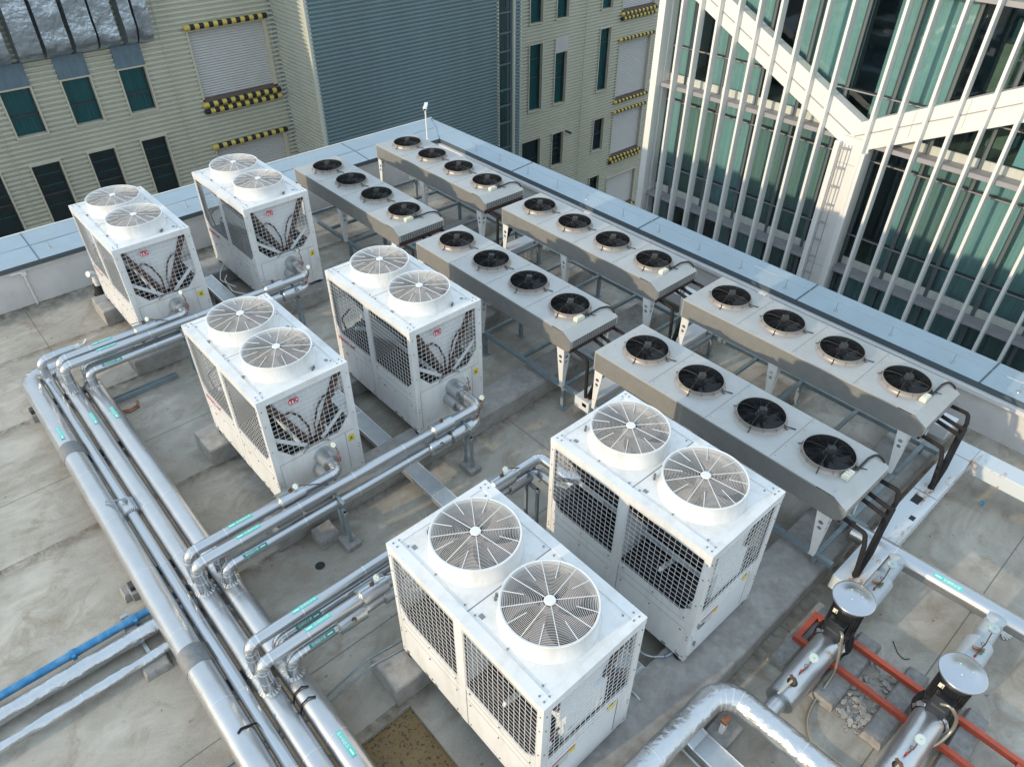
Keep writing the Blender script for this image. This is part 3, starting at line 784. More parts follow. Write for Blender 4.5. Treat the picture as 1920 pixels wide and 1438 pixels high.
    # wire guards
    def guard(M, w, h):
        g = MB(); grid(g, M, w, h, .062, .0034); part('wire_guard', g, 'wire_white', t)
    for s in (0, 1):
        M = My if s == 0 else My2
        for x in (.045, 1.055): guard(M @ Matrix.Translation((x, .75, .020)), .90, .915)
    guard(MxA @ Matrix.Translation((.075, .77, .020)), .98, .92)
    guard(MxB @ Matrix.Translation((.06, .70, .020)), 1.005, .985)
    # two V coils + partitions
    for cx in (-.485, .485):
        for s in (-1, 1):
            mb = MB()
            a, b = (s*(hw-.045), 1.66), (s*.06, .80)
            n = Vector((0, (b[1]-a[1]), -(b[0]-a[0]))).normalized()*.028
            P = [(a[0], a[1]), (b[0], b[1]), (b[0]-s*.055, b[1]), (a[0]-s*.10, a[1])]
            xa_, xb_ = (cx-.475, cx+.43) if cx < 0 else (cx-.43, cx+.475)
            v = [(xa_, p[0], p[1]) for p in P] + [(xb_, p[0], p[1]) for p in P]
            mb.add(v, [(0, 1, 5, 4), (1, 2, 6, 5), (2, 3, 7, 6), (3, 0, 4, 7)], mi=0)
            mb.add(v[:4], [(0, 1, 2, 3)], mi=1); mb.add(v[4:], [(3, 2, 1, 0)], mi=1)
            part('coil', mb, ['coil_fin', 'coil_edge'], t)
    mb = MB()
    for x in (-.925, .925, -.03, .03):
        y = hw-.11
        member_v = [(x-.004, -y, 1.66), (x-.004, y, 1.66), (x-.004, .04, .86), (x-.004, -.04, .86)]
        w = [(p[0]+.008, p[1], p[2]) for p in member_v]
        mb.add(member_v + w, [(0, 3, 2, 1), (4, 5, 6, 7), (0, 1, 5, 4), (1, 2, 6, 5), (2, 3, 7, 6), (3, 0, 4, 7)])
    for s in (-1, 1):
        mb.bar((-.97, s*.19, .90), (.97, s*.19, .90), .03, .05)
        for x in (-.5,): mb.bar((x, s*(hw-.05), 1.02), (x+.05, s*.12, .82), .03, .05)
        mb.bar((.96, s*(hw-.05), 1.15), (.96, s*.1, .80), .012, .05)
        mb.add([(.0, s*(hw-.03), .74), (.0, s*.1, .80), (.0, s*(hw-.03), 1.15)], [(0, 1, 2), (2, 1, 0)])
    mb.add([(-.03, -hw+.04, .74), (-.03, hw-.04, .74), (-.03, hw-.04, 1.5), (-.03, .06, .84), (-.03, -.06, .84), (-.03, -hw+.04, 1.5)], [(0, 1, 2, 3, 4, 5), (5, 4, 3, 2, 1, 0)])
    part('inner_panels', mb, 'white_panel', t)
    mb = MB(); mb.box(-.97, -hw+.02, .68, .97, hw-.02, .70); mb.box(-.97, -.16, .735, .97, .16, .80)
    for cx in (-.47, .46): mb.cyl((cx, 0, zt-.14), (cx, 0, zt-.13), .385, n=32)  # dark discs stand in for the shade below the fan blades
    for x, s in ((-.62, -1), (.30, -1), (.72, -1), (-.3, 1), (.5, 1), (-.75, 1)): mb.cyl((x, s*.36, .70), (x, s*.36, .95), .11, .10, 16)
    part('compressors_and_shade', mb, 'interior_dark', t)
    for s in (-1, 1):
        mb = MB(); mb.tube(bend([(.972, s*.36, 1.36), (.975, s*.22, 1.42), (.975, s*.12, 1.30), (.975, s*.04, 1.08), (.975, s*.04, .82)], .07), .013, 8)
        part('refrigerant_pipe', mb, 'copper_dark', t)
        mb = MB(); mb.tube(bend([(-.955, s*.32, 1.05), (-.95, s*.48, .95), (-.9, s*.46, .72)], .05), .014, 8)
        part('refrigerant_pipe', mb, 'copper_dark', t)
    # fan units
    for cx in (-.47, .46):
        mb = MB()
        mb.lathe([(.425, zt-.03), (.43, zt-.008), (.418, zt+.01), (.405, zt+.09), (.403, zt+.165), (.412, zt+.186), (.405, zt+.192), (.392, zt+.186), (.388, zt+.15)], (cx, 0, 0), 72)
        mb.lathe([(.388, zt+.15), (.388, zt-.06), (.41, zt-.16)], (cx, 0, 0), 72, mi=1)  # grey inner wall paints the shade inside the white cowl
        f = part('fan_cowl', mb, ['white_paint', 'cowl_shade'], t)
        mb = MB()
        for i in range(25):
            R = .068+i*.0134; mb.ring((cx, 0, zt+.186+.012*(1-(R/.4)**2)), R, .0016, .0016, 72)
        for i in range(16):
            a = 2*PI*(i+.5)/16; r0 = .05 if i % 2 == 0 else .215
            c_, s_ = math.cos(a), math.sin(a)
            mb.bar((cx+r0*c_, r0*s_, zt+.202), (cx+.405*c_, .405*s_, zt+.187), .0062, .004)
        mb.cyl((cx, 0, zt+.200), (cx, 0, zt+.210), .05, .046, 28)
        part('fan_guard', mb, 'wire_white', f)
        mb = MB(); nb = 5; off = .4 if cx > 0 else 1.1
        for k in range(nb):
            n = 9; vs = []
            for i in range(n+1):
                rr = .075+.30*i/n
                a0 = off+2*PI*k/nb + .55*(i/n)**1.4; wdt = (.62+.28*math.sin(i/n*PI))*.075/.12*(1.25 if i < 3 else 1)
                aw = .66-.12*i/n
                for (q, dz) in ((-.5, -.05), (0, 0), (.5, .05)):
                    a = a0+q*aw; vs.append((cx+rr*math.cos(a), rr*math.sin(a), zt+.075+dz))
            fs = [(i*3+j, i*3+j+1, (i+1)*3+j+1, (i+1)*3+j) for i in range(n) for j in (0, 1)]
            mb.add(vs, fs, True)
        mb.cyl((cx, 0, zt+.0), (cx, 0, zt+.12), .085, .075, 24)
        mb.bar((cx-.38, 0, zt-.06), (cx+.38, 0, zt-.06), .04); mb.bar((cx, -.38, zt-.06), (cx, .38, zt-.06), .04)
        part('fan_blades', mb, 'blade_grey', f)
    for sx in (-1, 1):
        for sy in (-1, 1):
            mb = MB(); mb.cyl((sx*.93, sy*(hw-.06), 0), (sx*.93, sy*(hw-.06), .055), .075, .06, 20); mb.cyl((sx*.93, sy*(hw-.06), .0552), (sx*.93, sy*(hw-.06), .07), .04, n=14)
            part('rubber_foot', mb, 'rubber', t)
    if kind == 'port':
        M = MxA @ Matrix.Translation((.40, 1.585, .027)) 
        mb = MB(); w, h = .062, .042; oc = [(-w+.018, -h), (w-.018, -h), (w, -h+.018), (w, h-.018), (w-.018, h), (-w+.018, h), (-w, h-.018), (-w, -h+.018)]
        sc2 = [(x*.86, y*.8) for x, y in oc]
        mb.plate(oc, [sc2], M, .003, mi=0)
        mb.plate(sc2, [], M @ Matrix.Translation((0, 0, .0003)), .0015, mi=1)
        text_mb('TK', .082, M @ Matrix.Translation((0, 0, .004)) @ Matrix.Diagonal((1, .95, 1, 1)), mi=0, mb=mb, bold=.004)
        part('emblem', mb, ['brand_red', 'white_panel'], t)
        mb = MB(); M = MxA @ Matrix.Translation((1.02, .62, .0135)); mb.box(-.04, -.05, 0, .04, .05, .002, M=M)
        mb.add([M @ Vector(p) for p in ((-.02, -.02, .003), (.02, -.02, .003), (0, .025, .003))], [(0, 1, 2)], mi=1)
        part('warning_label', mb, ['yellow_label', 'brown_trim'], t)
        mb = MB(); M = My @ Matrix.Translation((.265, .665, .0145))
        text_mb('中央空调 冷暖', .078, M, mb=mb, bold=.002); mb.box(-.06, -.20-.028, 0, .0, -.20-.005, .001, M=M); mb.box(.94, -.12-.1, 0, 1.0, -.1-.1, .001, M=M)
        text_mb('www. 400-', .022, M @ Matrix.Translation((0, -.06, 0)), mb=mb)
        part('side_lettering', mb, 'brand_red', t)
        mb = MB(); M = MxA; 
        for p in (((.06, .745), (1.07, .745)), ((.95, .10), (.95, .74)), ((.06, .10), (.06, .74))): mb.bar(M @ Vector((*p[0], .0128)), M @ Vector((*p[1], .0128)), .004, .003)
        arc = [M @ Vector((.55+.19*math.cos(a), .735+.085*math.sin(a), .017)) for a in [PI*.12+PI*.76*i/12 for i in range(13)]]
        mb.tube(arc, .009, 6); part('panel_edges', mb, 'seam_grey', t)
    else:
        mb = MB(); M = MxB
        mb.box(.10, .12, .012, .93, .70, .020, M=M); part('service_door', mb, 'white_panel', t, bevel=.003)
        mb = MB(); mb.bar(M @ Vector((.945, .12, .014)), M @ Vector((.945, .70, .014)), .008, .004); part('door_seal', mb, 'seam_grey', t)
        for z in (.25, .55): mb = MB(); mb.box(.085, z, .02, .105, z+.07, .035, M=M); part('door_hinge', mb, 'seam_grey', t)
        mb = MB(); mb.box(.80, .655, .0205, .91, .725, .0215, M=M); part('warning_label', mb, 'yellow_label', t, label='narrow yellow strip label')
        mb = MB(); mb.box(.12, .625, .0205, .40, .648, .0215, M=M, mi=0); mb.box(.33, .56, .0205, .40, .62, .0215, M=M, mi=1)
        mb.box(.13, .50, .0205, .32, .62, .0213, M=M, mi=2); mb.box(.14, .52, .0214, .20, .57, .0218, M=M, mi=3)
        text_mb('安全操作', .02, M @ Matrix.Translation((.26, .636, .022)), mi=2, mb=mb)
        part('notice_label', mb, ['red_label', 'yellow_label', 'gauge_white', 'frame_dark'], t)
        # white switch box filling most of the space behind the end guard
        mb = MB(); mb.box(.30, .70, -.13, .80, 1.2, -.03, M=M); mb.box(.22, 1.2, -.13, .62, 1.64, -.03, M=M); mb.box(.06, .70, -.13, .2, .82, -.06, M=M)
        part('switch_box', mb, 'white_panel', t, bevel=.006)
    return t
names = {'C1': (-4.58, 0, 'port'), 'C2': (-4.58, 2.05, 'port'), 'C3': (0, 0, 'port'), 'C4': (0, 2.05, 'port'), 'C5': (4.56, 0, 'box'), 'C6': (4.56, 2.05, 'box')}
clab = {'C1': 'white twin fan chiller, farthest back on the left, beside the vent pipe',
        'C2': 'white twin fan chiller at the back, next to the far end of the condensers',
        'C3': 'white twin fan chiller in the middle left, just beyond the silver pipes leaving to it',
        'C4': 'white twin fan chiller in the middle right with round sleeves on its end',
        'C5': 'white twin fan chiller nearest the camera, red and yellow label on its door',
        'C6': 'white twin fan chiller on the right near the camera, half beside the big condenser'}
first = {}
for k, (x, y, kind) in names.items():
    if kind not in first: t = make_chiller(kind); first[kind] = t
    else: t = copy_tree(first[kind])
    t.location = (x+1, y+hw, .28); t.rotation_euler.z = PI if kind == 'box' else 0
    t['label'] = clab[k]; t['group'] = 'white twin fan chillers on the roof'

def turn_fans(t, rnd, centres):
    for f in t.children:
        for ch in f.children:
            if ch.name.startswith('fan_blades'):
                bb = sum((Vector(c) for c in ch.bound_box), Vector())/8
                c = min(centres, key=lambda q: (Vector((q[0], q[1], bb.z))-bb).length); a = rnd.random()*6.28
                Rm = Matrix.Rotation(a, 3, 'Z'); cv = Vector((c[0], c[1], 0)); ch.location = cv - Rm @ cv; ch.rotation_euler = (0, 0, a)
rf_ = random.Random(21)
for o in list(col.objects):
    if o.parent is None and o.name.startswith('air_cooled_chiller'): turn_fans(o, rf_, [(-.47, 0), (.46, 0)])
# concrete plinths
def stone(name, x0, y0, x1, y1, z1, label, group, m='plinth_stone', z0=.004, cat='concrete plinth', seed=0):
    mb = MB(); n = max(2, int((y1-y0)/.25)); k = max(2, int((x1-x0)/.16)); vs = []
    rr = random.Random(seed)
    c = Vector(((x0+x1)/2, (y0+y1)/2, 0))
    ring = [(x0+(x1-x0)*i/k, y0) for i in range(k)] + [(x1, y0+(y1-y0)*i/n) for i in range(n)] + [(x1-(x1-x0)*i/k, y1) for i in range(k)] + [(x0, y1-(y1-y0)*i/n) for i in range(n)]
    m_ = len(ring)
    jit = [(rr.uniform(-.006, .006), rr.uniform(-.006, .006)) for _ in ring]
    for (z, g, zz) in ((z0, .01, 0), (z1-.02, 0, 0), (z1, -.014, .003)):
        for (p, j) in zip(ring, jit):
            d = Vector((p[0], p[1], 0))-c
            ex = g if abs(p[0]-x1) < 1e-6 else (-g if abs(p[0]-x0) < 1e-6 else 0); ey = g if abs(p[1]-y1) < 1e-6 else (-g if abs(p[1]-y0) < 1e-6 else 0)
            vs.append((p[0]+ex+j[0], p[1]+ey+j[1], z+rr.uniform(-zz, zz)))
    fs = [(a*m_+i, a*m_+(i+1) % m_, (a+1)*m_+(i+1) % m_, (a+1)*m_+i) for a in (0, 1) for i in range(m_)]
    mb.add(vs, fs); mb.add(vs[2*m_:], [tuple(range(m_))])
    return solo(name, mb, m, label, cat, group, loc=(x0, y0, z0))
G = 'long concrete plinths under the chillers'
stone('concrete_plinth', -4.78, -.22, -4.16, 3.5, .28, 'chipped concrete plinth under the far ends of the two back chillers', G, seed=1)
stone('concrete_plinth', -2.86, -.33, -2.36, 7.3, .28, 'concrete plinth under the valve ends of the two back chillers', G, seed=2)
stone('concrete_plinth', -.17, -.29, .36, 7.3, .28, 'concrete plinth under the far ends of the two middle chillers', G, seed=3)
stone('concrete_plinth', 1.77, -.29, 2.28, 7.3, .28, 'stained concrete plinth under the valve ends of the two middle chillers', G, seed=4)
stone('concrete_plinth', 4.38, -.33, 4.86, 7.3, .28, 'concrete plinth with two thin conduits over its end, under the nearest chiller pipe side', G, seed=5)
stone('concrete_plinth', 6.33, .2, 6.93, 7.3, .28, 'concrete plinth at the door end of the two front chillers, running along the channel', G, seed=6)

# ------------------------------------------------------------------ grey condensers
KL, KW, KZ = 3.63, .976, 1.45
def make_condenser():
    t = thing('condenser', 'x', 'condenser')
    # local frame: origin at near left corner on the floor
    mb = MB(); xe = 3.46
    rings = []
    for cx in (.47, 1.35, 2.23, 3.11): rings.append([(cx+.29*math.cos(2*PI*i/40), .5+.29*math.sin(2*PI*i/40)) for i in range(40)])
    mb.plate([(0, 0), (xe, 0), (xe, KW), (0, KW)], rings, Matrix.Translation((0, 0, KZ-.004)), .004)
    for x in (.91, 1.79, 2.67): mb.box(x-.003, .01, KZ+.0005, x+.003, KW-.01, KZ+.002, mi=1)
    for x in (.06, .91, 1.79, 2.67, 3.4):
        for y in (.08, .3, .7, .9): mb.cyl((x+.03, y, KZ), (x+.03, y, KZ+.004), .006, n=6, mi=1)
    part('top_deck', mb, ['deck_grey', 'seam_grey'], t)
    mb = MB()
    mb.add([(xe, -.004, KZ), (KL, -.004, KZ-.10), (KL, -.004, KZ-.24), (KL-.09, -.004, KZ-.30), (xe-.03, -.004, KZ-.30), (xe-.03, -.004, KZ)], [(0, 5, 4, 3, 2, 1)])
    part('end_cheek', mb, 'fin_grey', t)
    mb = MB(); mb.add([(xe, KW+.004, KZ), (KL, KW+.004, KZ-.10), (KL, KW+.004, KZ-.24), (KL-.09, KW+.004, KZ-.30), (xe-.03, KW+.004, KZ-.30), (xe-.03, KW+.004, KZ)], [(0, 1, 2, 3, 4, 5)])
    part('end_cheek', mb, 'fin_grey', t)
    mb = MB()
    mb.box(0, 0, KZ-.30, .012, KW, KZ-.0045)
    mb.add([(xe, 0, KZ), (xe, KW, KZ), (KL, KW, KZ-.10), (KL, 0, KZ-.10)], [(0, 3, 2, 1)])
    mb.box(0, -.003, KZ-.02, xe-.2, .004, KZ-.001); mb.box(0, KW-.004, KZ-.02, xe-.2, KW+.003, KZ-.001)
    part('end_cover', mb, 'deck_grey', t)
    M = frame_m((KL, 0, KZ-.22), (0, 1, 0), (0, 0, 1))
    slots = []
    for i in range(20):
        for j in range(4):
            x = .045+i*.0455; y = .009+j*.027; slots.append([(x, y), (x+.037, y), (x+.037, y+.017), (x, y+.017)])
    mb = MB(); mb.plate([(0, 0), (KW, 0), (KW, .12), (0, .12)], slots, M, .002); part('vent_strip', mb, 'deck_grey', t)
    mb = MB(); mb.box(KL-.07, .02, KZ-.28, KL-.02, KW-.02, KZ-.12); mb.box(.02, .02, KZ-.32, xe-.05, KW-.02, KZ-.28)
    mb.box(.25, .2, KZ-.27, 3.4, .8, KZ-.22)
    part('inner_core', mb, 'interior_dark', t)
    for y0, s in ((0, 1), (KW, -1)):
        mb = MB(); mb.box(.012, y0, KZ-.305, xe-.0, y0+s*.03, KZ-.02); part('coil_face', mb, 'fin_grey', t)
    mb = MB()
    for y in (.08, .20, .31, .43, .55, .66, .78, .9):
        mb.tube(bend([(KL-.12, y, KZ-.25), (KL-.02, y, KZ-.25), (KL-.02, y+.05, KZ-.285), (KL-.12, y+.05, KZ-.285)], .02, 4), .009, 6)
    mb.cyl((KL-.03, .02, KZ-.265), (KL-.03, KW-.02, KZ-.265), .022, n=12)
    mb.cyl((KL-.03, .02, KZ-.30), (KL-.03, KW-.02, KZ-.30), .016, n=12)
    part('copper_header', mb, 'copper_dark', t)
    for j, cx in enumerate((.47, 1.35, 2.23, 3.11)):
        c = (cx, .5, KZ); mb = MB()
        mb.lathe([(.325, 0), (.315, .004), (.302, .012), (.290, .028), (.287, .07), (.292, .078), (.284, .076)], c, 56)
        mb.lathe([(.284, .076), (.280, .05), (.286, -.02), (.30, -.05)], c, 56, mi=1)  # inner wall of the metal ring coloured black for the shade inside
        f = part('fan_ring', mb, ['ring_metal', 'black_plastic'], t)
        mb = MB(); n = 9
        for k in range(n):
            vs = []; m_ = 6
            for i in range(m_+1):
                rr = .06+.21*i/m_; a0 = 2*PI*k/n+j*.6+.35*i/m_
                for q, dz in ((-.17, -.02), (.17, .022)): vs.append((cx+rr*math.cos(a0+q), .5+rr*math.sin(a0+q), KZ+.0+dz))
            mb.add(vs, [(2*i, 2*i+1, 2*i+3, 2*i+2) for i in range(m_)], True)
        mb.cyl((cx, .5, KZ-.05), (cx, .5, KZ+.05), .075, .07, 20); mb.lathe([(.285, -.055), (.0, -.055)], c, 24, smooth=False)
        part('fan_blades', mb, 'black_plastic', f)
        mb = MB()
        for i in range(13):
            R = .075+i*.0175; h = .10-.035*(max(0, (R-.17))/.12)**2*1.2; mb.ring((cx, .5, KZ+h), R, .0016, .0016, 48)
        for i in range(12):
            a = 2*PI*i/12+.15; pts = []
            for q in range(8):
                R = .06+.24*q/7; h = .104-.035*(max(0, (R-.17))/.12)**2*1.2; pts.append((cx+R*math.cos(a), .5+R*math.sin(a), KZ+h))
            pts.append((cx+.305*math.cos(a), .5+.305*math.sin(a), KZ+.02))
            if i % 3 == 0: pts += [(cx+.33*math.cos(a), .5+.33*math.sin(a), KZ+.012), (cx+.345*math.cos(a), .5+.345*math.sin(a), KZ+.006)]
            mb.tube(pts, .0058 if i % 3 == 0 else .002, 5)
        mb.tube([(cx+.3, .56, KZ+.03), (cx+.34, .6, KZ+.012), (cx+.40, .63, KZ+.008)], .007, 6)
        part('fan_guard', mb, 'black_wire', f)
        mb = MB(); M = Matrix.Translation((cx+.01, .5, KZ+.105)) @ Matrix.Rotation(.7, 4, 'Z')
        mb.box(-.042, -.032, 0, .042, .032, .05, M=M); 
        for q in range(5): mb.box(-.034+q*.015, -.033, .05, -.028+q*.015, .033, .058, M=M)
        mb.cyl((cx, .5, KZ+.075), (cx, .5, KZ+.105), .05, .05, 20)
        part('fan_motor', mb, 'motor_grey', f, bevel=.003)
    mb = MB(); mb.box(3.37, .30, KZ+.001, 3.45, .46, KZ+.05); 
    for k in range(3): mb.box(3.375, .315+k*.045, KZ+.05, 3.445, .35+k*.045, KZ+.062)
    jb = part('junction_box', mb, 'cream_box', t, bevel=.004)
    mb = MB(); mb.tube(bend([(3.41, .46, KZ+.03), (3.44, .58, KZ+.03), (3.44, .78, KZ+.035), (3.47, .93, KZ+.02), (3.55, .965, KZ-.03), (3.60, .965, KZ-.2)], .08), .014, 8); part('cable', mb, 'black_wire', jb)
    # tapered bracket legs
    def leg_face(mb, M, w0, w1, h):
        hol = []
        for (cy, ry) in ((h-.15, .028), (h-.235, .026)):
            ww = w1 + (w0-w1)*(cy/h); cx_ = ww*.5
            hol.append([(cx_+ww*.24*math.cos(2*PI*i/18), cy+ry*math.sin(2*PI*i/18)) for i in range(18)])
        mb.plate([(0, 0), (w1, 0), (w0, h), (0, h)], hol, M, .004)
        for q in range(4):
            for hh in (h-.29, h-.52): mb.box(.015+q*w1*.42*(1 if hh > .2 else .55), hh, .004, .021+q*w1*.42*(1 if hh > .2 else .55), hh+.008, .0048, mi=1, M=M)
    zb, h = .46, KZ-.305-.46
    for lx, d, two in ((.02, 1, 0), (1.66, -1, 1), (1.70, 1, 2), (3.50, -1, 1)):
        if two == 2: continue
        for y0, s in ((.012, 1), (KW-.012, -1)):
            mb = MB()
            leg_face(mb, frame_m((lx, y0, zb), (d, 0, 0), (0, 0, 1)), .145, .05, h)
            leg_face(mb, frame_m((lx+ (0), y0, zb), (0, s, 0), (0, 0, 1)), .145, .05, h)
            mb.box(lx, y0, zb-.004, lx+d*.07, y0+s*.07, zb)
            part('leg', mb, ['white_paint', 'seam_grey'], t)
    return t
kond = [('G1', -4.94, 4.11, 'grey four fan condenser at the far end of the inner row, behind the back chiller'),
        ('G2', -.79, 4.11, 'grey four fan condenser in the middle of the inner row, behind the middle right chiller'),
        ('G3', 3.29, 4.11, 'grey four fan condenser nearest the camera in the inner row, ending above the pump'),
        ('H1', -4.94, 6.05, 'grey four fan condenser in the roof corner below the camera pole'),
        ('H2', -.83, 6.05, 'grey four fan condenser in the middle of the outer row along the coping'),
        ('H3', 3.27, 6.05, 'grey four fan condenser at the near end of the outer row beside rusty trunking')]
proto = None
for k, x, y, lab in kond:
    if proto is None: proto = make_condenser(); t = proto
    else: t = copy_tree(proto)
    t.location = (x, y, 0); t['label'] = lab; t['group'] = 'grey four fan condensers'
for o in list(col.objects):
    if o.parent is None and o.name.startswith('condenser'): turn_fans(o, rf_, [(.47, .5), (1.35, .5), (2.23, .5), (3.11, .5)])
# steel frame below the condensers
for (ya, yb, lab) in ((4.2, 5.0, 'blue grey steel frame on posts under the inner row of condensers'), (6.13, 6.95, 'blue grey steel frame on posts under the outer row of condensers')):
    t = thing('support_framework', lab, 'steel frame', (0, ya, 0), group='steel frames under the condensers')
    for y in ((ya, yb) if ya < 5 else (yb,)):
        mb = MB(); mb.bar((-5.1, y, .425), (7.0, y, .425), .06, .065); part('beam', mb, 'steel_blue', t, False)
    for i in range(3):
        xo = -4.94+4.12*i
        for dx in (.06, .9, 1.68, 2.56, 3.5):
            mb = MB(); mb.bar((xo+dx, ya+.031, .425), (xo+dx, (yb if yb > 6 else 6.1)-.031, .425), .05, .055); part('cross_beam', mb, 'steel_blue', t, False)
        for dx in (.06, 1.68, 3.5):
            for y in ((ya, yb) if ya < 5 else (yb,)):
                mb = MB(); z0 = .012
                mb.bar((xo+dx, y, .01), (xo+dx, y, .39), .055, .055, up=(1, 0, 0)); mb.box(xo+dx-.06, y-.06, .004, xo+dx+.06, y+.06, .014)
                part('post', mb, 'steel_blue', t, False)

# ------------------------------------------------------------------ insulated pipes
def teeth(mb, c, axis, r0, r1, n=26, dz=.03, mi=1):
    c = Vector(c); d = Vector(axis).normalized(); u = Vector((0, 0, 1)) if abs(d.z) < .9 else Vector((1, 0, 0))
    x = d.cross(u).normalized(); y = d.cross(x)
    for i in range(n):
        a = 2*PI*i/n; b = a+2*PI/n*.72; m_ = (a+b)/2
        p = [c+(x*math.cos(a)+y*math.sin(a))*r1, c+(x*math.cos(b)+y*math.sin(b))*r1, c+d*dz+(x*math.cos(m_)+y*math.sin(m_))*r0]
        mb.add(p, [(0, 1, 2), (2, 1, 0)], mi=mi)
def seams(mb, pts, r, every, start=.4, mi=0, w=.008):
    acc = 0; nxt = start; cnt = 0
    for i in range(1, len(pts)-1):
        d0 = (pts[i]-pts[i-1]); d1 = (pts[i+1]-pts[i])
        if d0.length > 1e-6 and d1.length > 1e-6 and d0.angle(d1) > .09:
            cnt += 1
            if cnt % 2 == 0:
                d = (d0.normalized()+d1.normalized()).normalized(); mb.cyl(pts[i]-d*.003, pts[i]+d*.003, r+.002, n=24, mi=mi)
    for a, b in zip(pts, pts[1:]):
        L = (b-a).length
        if L < 1e-6: continue
        while acc+L > nxt:
            p = a.lerp(b, (nxt-acc)/L); d = (b-a).normalized(); mb.cyl(p-d*w/2, p+d*w/2, r+.0025, n=24, mi=mi); nxt += every
        acc += L
def pipe_label(parent, M, w, h, dark, text='空调供水管', arrow=1):
    mb = MB(); mb.box(-w/2, -h/2, 0, w/2, h/2, .0015, M=M)
    l = part('pipe_label', mb, 'teal_dark' if dark else 'teal_light', parent, False)
    mb = MB(); T = Matrix.Translation((0, 0, .0025))
    a0 = -w/2+w*.05 if arrow > 0 else w/2-w*.30
    mb.box(a0, -h*.13, .0018, a0+w*.22, h*.13, .0022, M=M)
    tip = a0 if arrow > 0 else a0+w*.25
    text_mb(text, h*.72, M @ T @ Matrix.Translation((w*.14*arrow, 0, 0)), mb=mb)
    part('lettering', mb, 'letter_white', l, False)
def valve(t, mb_c, axis, r, L, lever=True, hd=(0, 0, 1)):
    c = Vector(mb_c); d = Vector(axis).normalized(); mb = MB()
    mb.cyl(c-d*L/2, c+d*L/2, r, n=28, mi=0)
    teeth(mb, c-d*(L/2), -d, r*.62, r, 28, .028)
    v = part('valve_jacket', mb, ['foil_smooth', 'foil_bright'], t, False)
    if lever:
        h = Vector(hd); mb = MB(); p = c+h*r*.95-d*.0
        mb.cyl(p, p+h*.035, .028, .024, 16, mi=1); mb.cyl(p+h*.03, p+h*.05, .012, n=10, mi=1)
        mb.bar(p+h*.05, p+h*.055-d*.20, .018, .008, mi=0); part('lever', mb, ['steel_blue', 'cast_rust'], v, False)
def gauge(parent, base, top, col='red_handle', face=(.55, -.75, .35), r=.034, black=False):
    base = Vector(base); top = Vector(top); mb = MB(); mid = base.lerp(top, .45)
    mb.tube([base, mid+Vector((.01, 0, 0)), mid+Vector((.015, .012, .02)), top], .0065, 6, mi=0)
    ring_ = [mid+Vector((.018*math.cos(a), .018*math.sin(a), .01)) for a in [2*PI*i/12 for i in range(12)]]
    mb.tube(ring_, .0035, 5, closed=True, mi=0)
    mb.cyl(base+Vector((0, 0, .01)), base+Vector((0, 0, .06)), .011, n=8, mi=1)
    f = Vector(face).normalized()
    mb.cyl(top-f*.012, top+f*.012, r, n=22, mi=3 if black else 2); mb.cyl(top+f*.0121, top+f*.0135, r*.88, n=22, mi=2)
    mb.bar(top+f*.0142+Vector((-.012, 0, 0)), top+f*.0142+Vector((.012, .0, .004)), .003, .001, mi=3)
    part('gauge', mb, ['cast_rust', col, 'gauge_white', 'black_plastic'], parent, False)

Z_A, Z_B = .88, .70
def branch(cid, e, s, dA, dB, yp, A, desc, pos):
    """A: upper pipe to main 3, B: lower pipe to main 4"""
    r = .064; x = e+s*(dA if A else dB); z = Z_A if A else Z_B; yE = -1.27 if A else -1.01
    y0 = yp+(.03 if A else -.04)
    t = thing('insulated_pipe', desc, 'pipe', (x, yE, .45), group='silver insulated branch pipes between chillers and mains')
    pts = bend([(e+s*.03, y0, z), (x, y0, z), (x, yE, z), (x, yE, .40)], .095, 8)
    mb = MB(); mb.tube(subdiv(pts, .12), r, 24, wob=.02); mb.mi = 1; seams(mb, pts, r, .72, .33, mi=1); 
    for (p, d) in (((x, y0-.1, z), (0, 1, 0)), ((x, yE+.1, z), (0, 1, 0)), ((x, yE, z-.1), (0, 0, 1))):
        p = Vector(p); d = Vector(d); mb.cyl(p-d*.004, p+d*.004, r+.003, n=24, mi=1)
    part('pipe', mb, ['foil_smooth', 'foil_bright'], t, False)
    mb = MB(); mb.cyl((e+s*.016, y0, z), (e+s*.24, y0, z), .115 if A else .10, n=32, mi=0)
    teeth(mb, (e+s*.24, y0, z), (s, 0, 0), .055, .10, 26, .025); part('port_sleeve', mb, ['foil_smooth', 'foil_bright'], t, False)
    teethmb = MB(); teeth(teethmb, (x, yE, .47), (0, 0, 1), r+.002, r+.045, 18, .03, mi=0); part('collar', teethmb, ['foil_bright'], t, False)
    yv = yp - (.60 if A else .72)
    if cid in ('C5', 'C6') and not A: yv = yp - .9
    valve(t, (x, yv, z), (0, 1, 0), .10, .30, True, (0, 0, 1) if A else (.75, 0, .55))
    if not A:
        mb = MB(); mb.cyl((x, y0-.47, z), (x, y0-.13, z), .098, n=28); teeth(mb, (x, y0-.47, z), (0, -1, 0), .064, .098, 24, .028)
        part('strainer_jacket', mb, ['foil_smooth', 'foil_bright'], t, False)
    lab_y = -.65
    if A: pipe_label(t, frame_m((x, lab_y, z+r+.0005), (0, 1, 0), (-1, 0, 0)), .28, .046, False)
    else:
        q = Vector((math.sin(.75), 0, math.cos(.75)))
        pipe_label(t, frame_m(Vector((x, lab_y-.02, z))+q*(r+.0005), (0, 1, 0), Vector((-math.cos(.75), 0, math.sin(.75)))), .28, .044, True, '空调回水管', -1)
    if A: gauge(t, (e+s*.30, y0+(.09), z+.03), (e+s*.26, y0+.06, z+.30), black=(cid == 'C2'))
    else: gauge(t, (x, y0-.02, z+.05), (x-.04*s, y0+.1, z+.33) if cid in ('C4', 'C2') else (x, y0-.5, z+.35), 'red_handle')
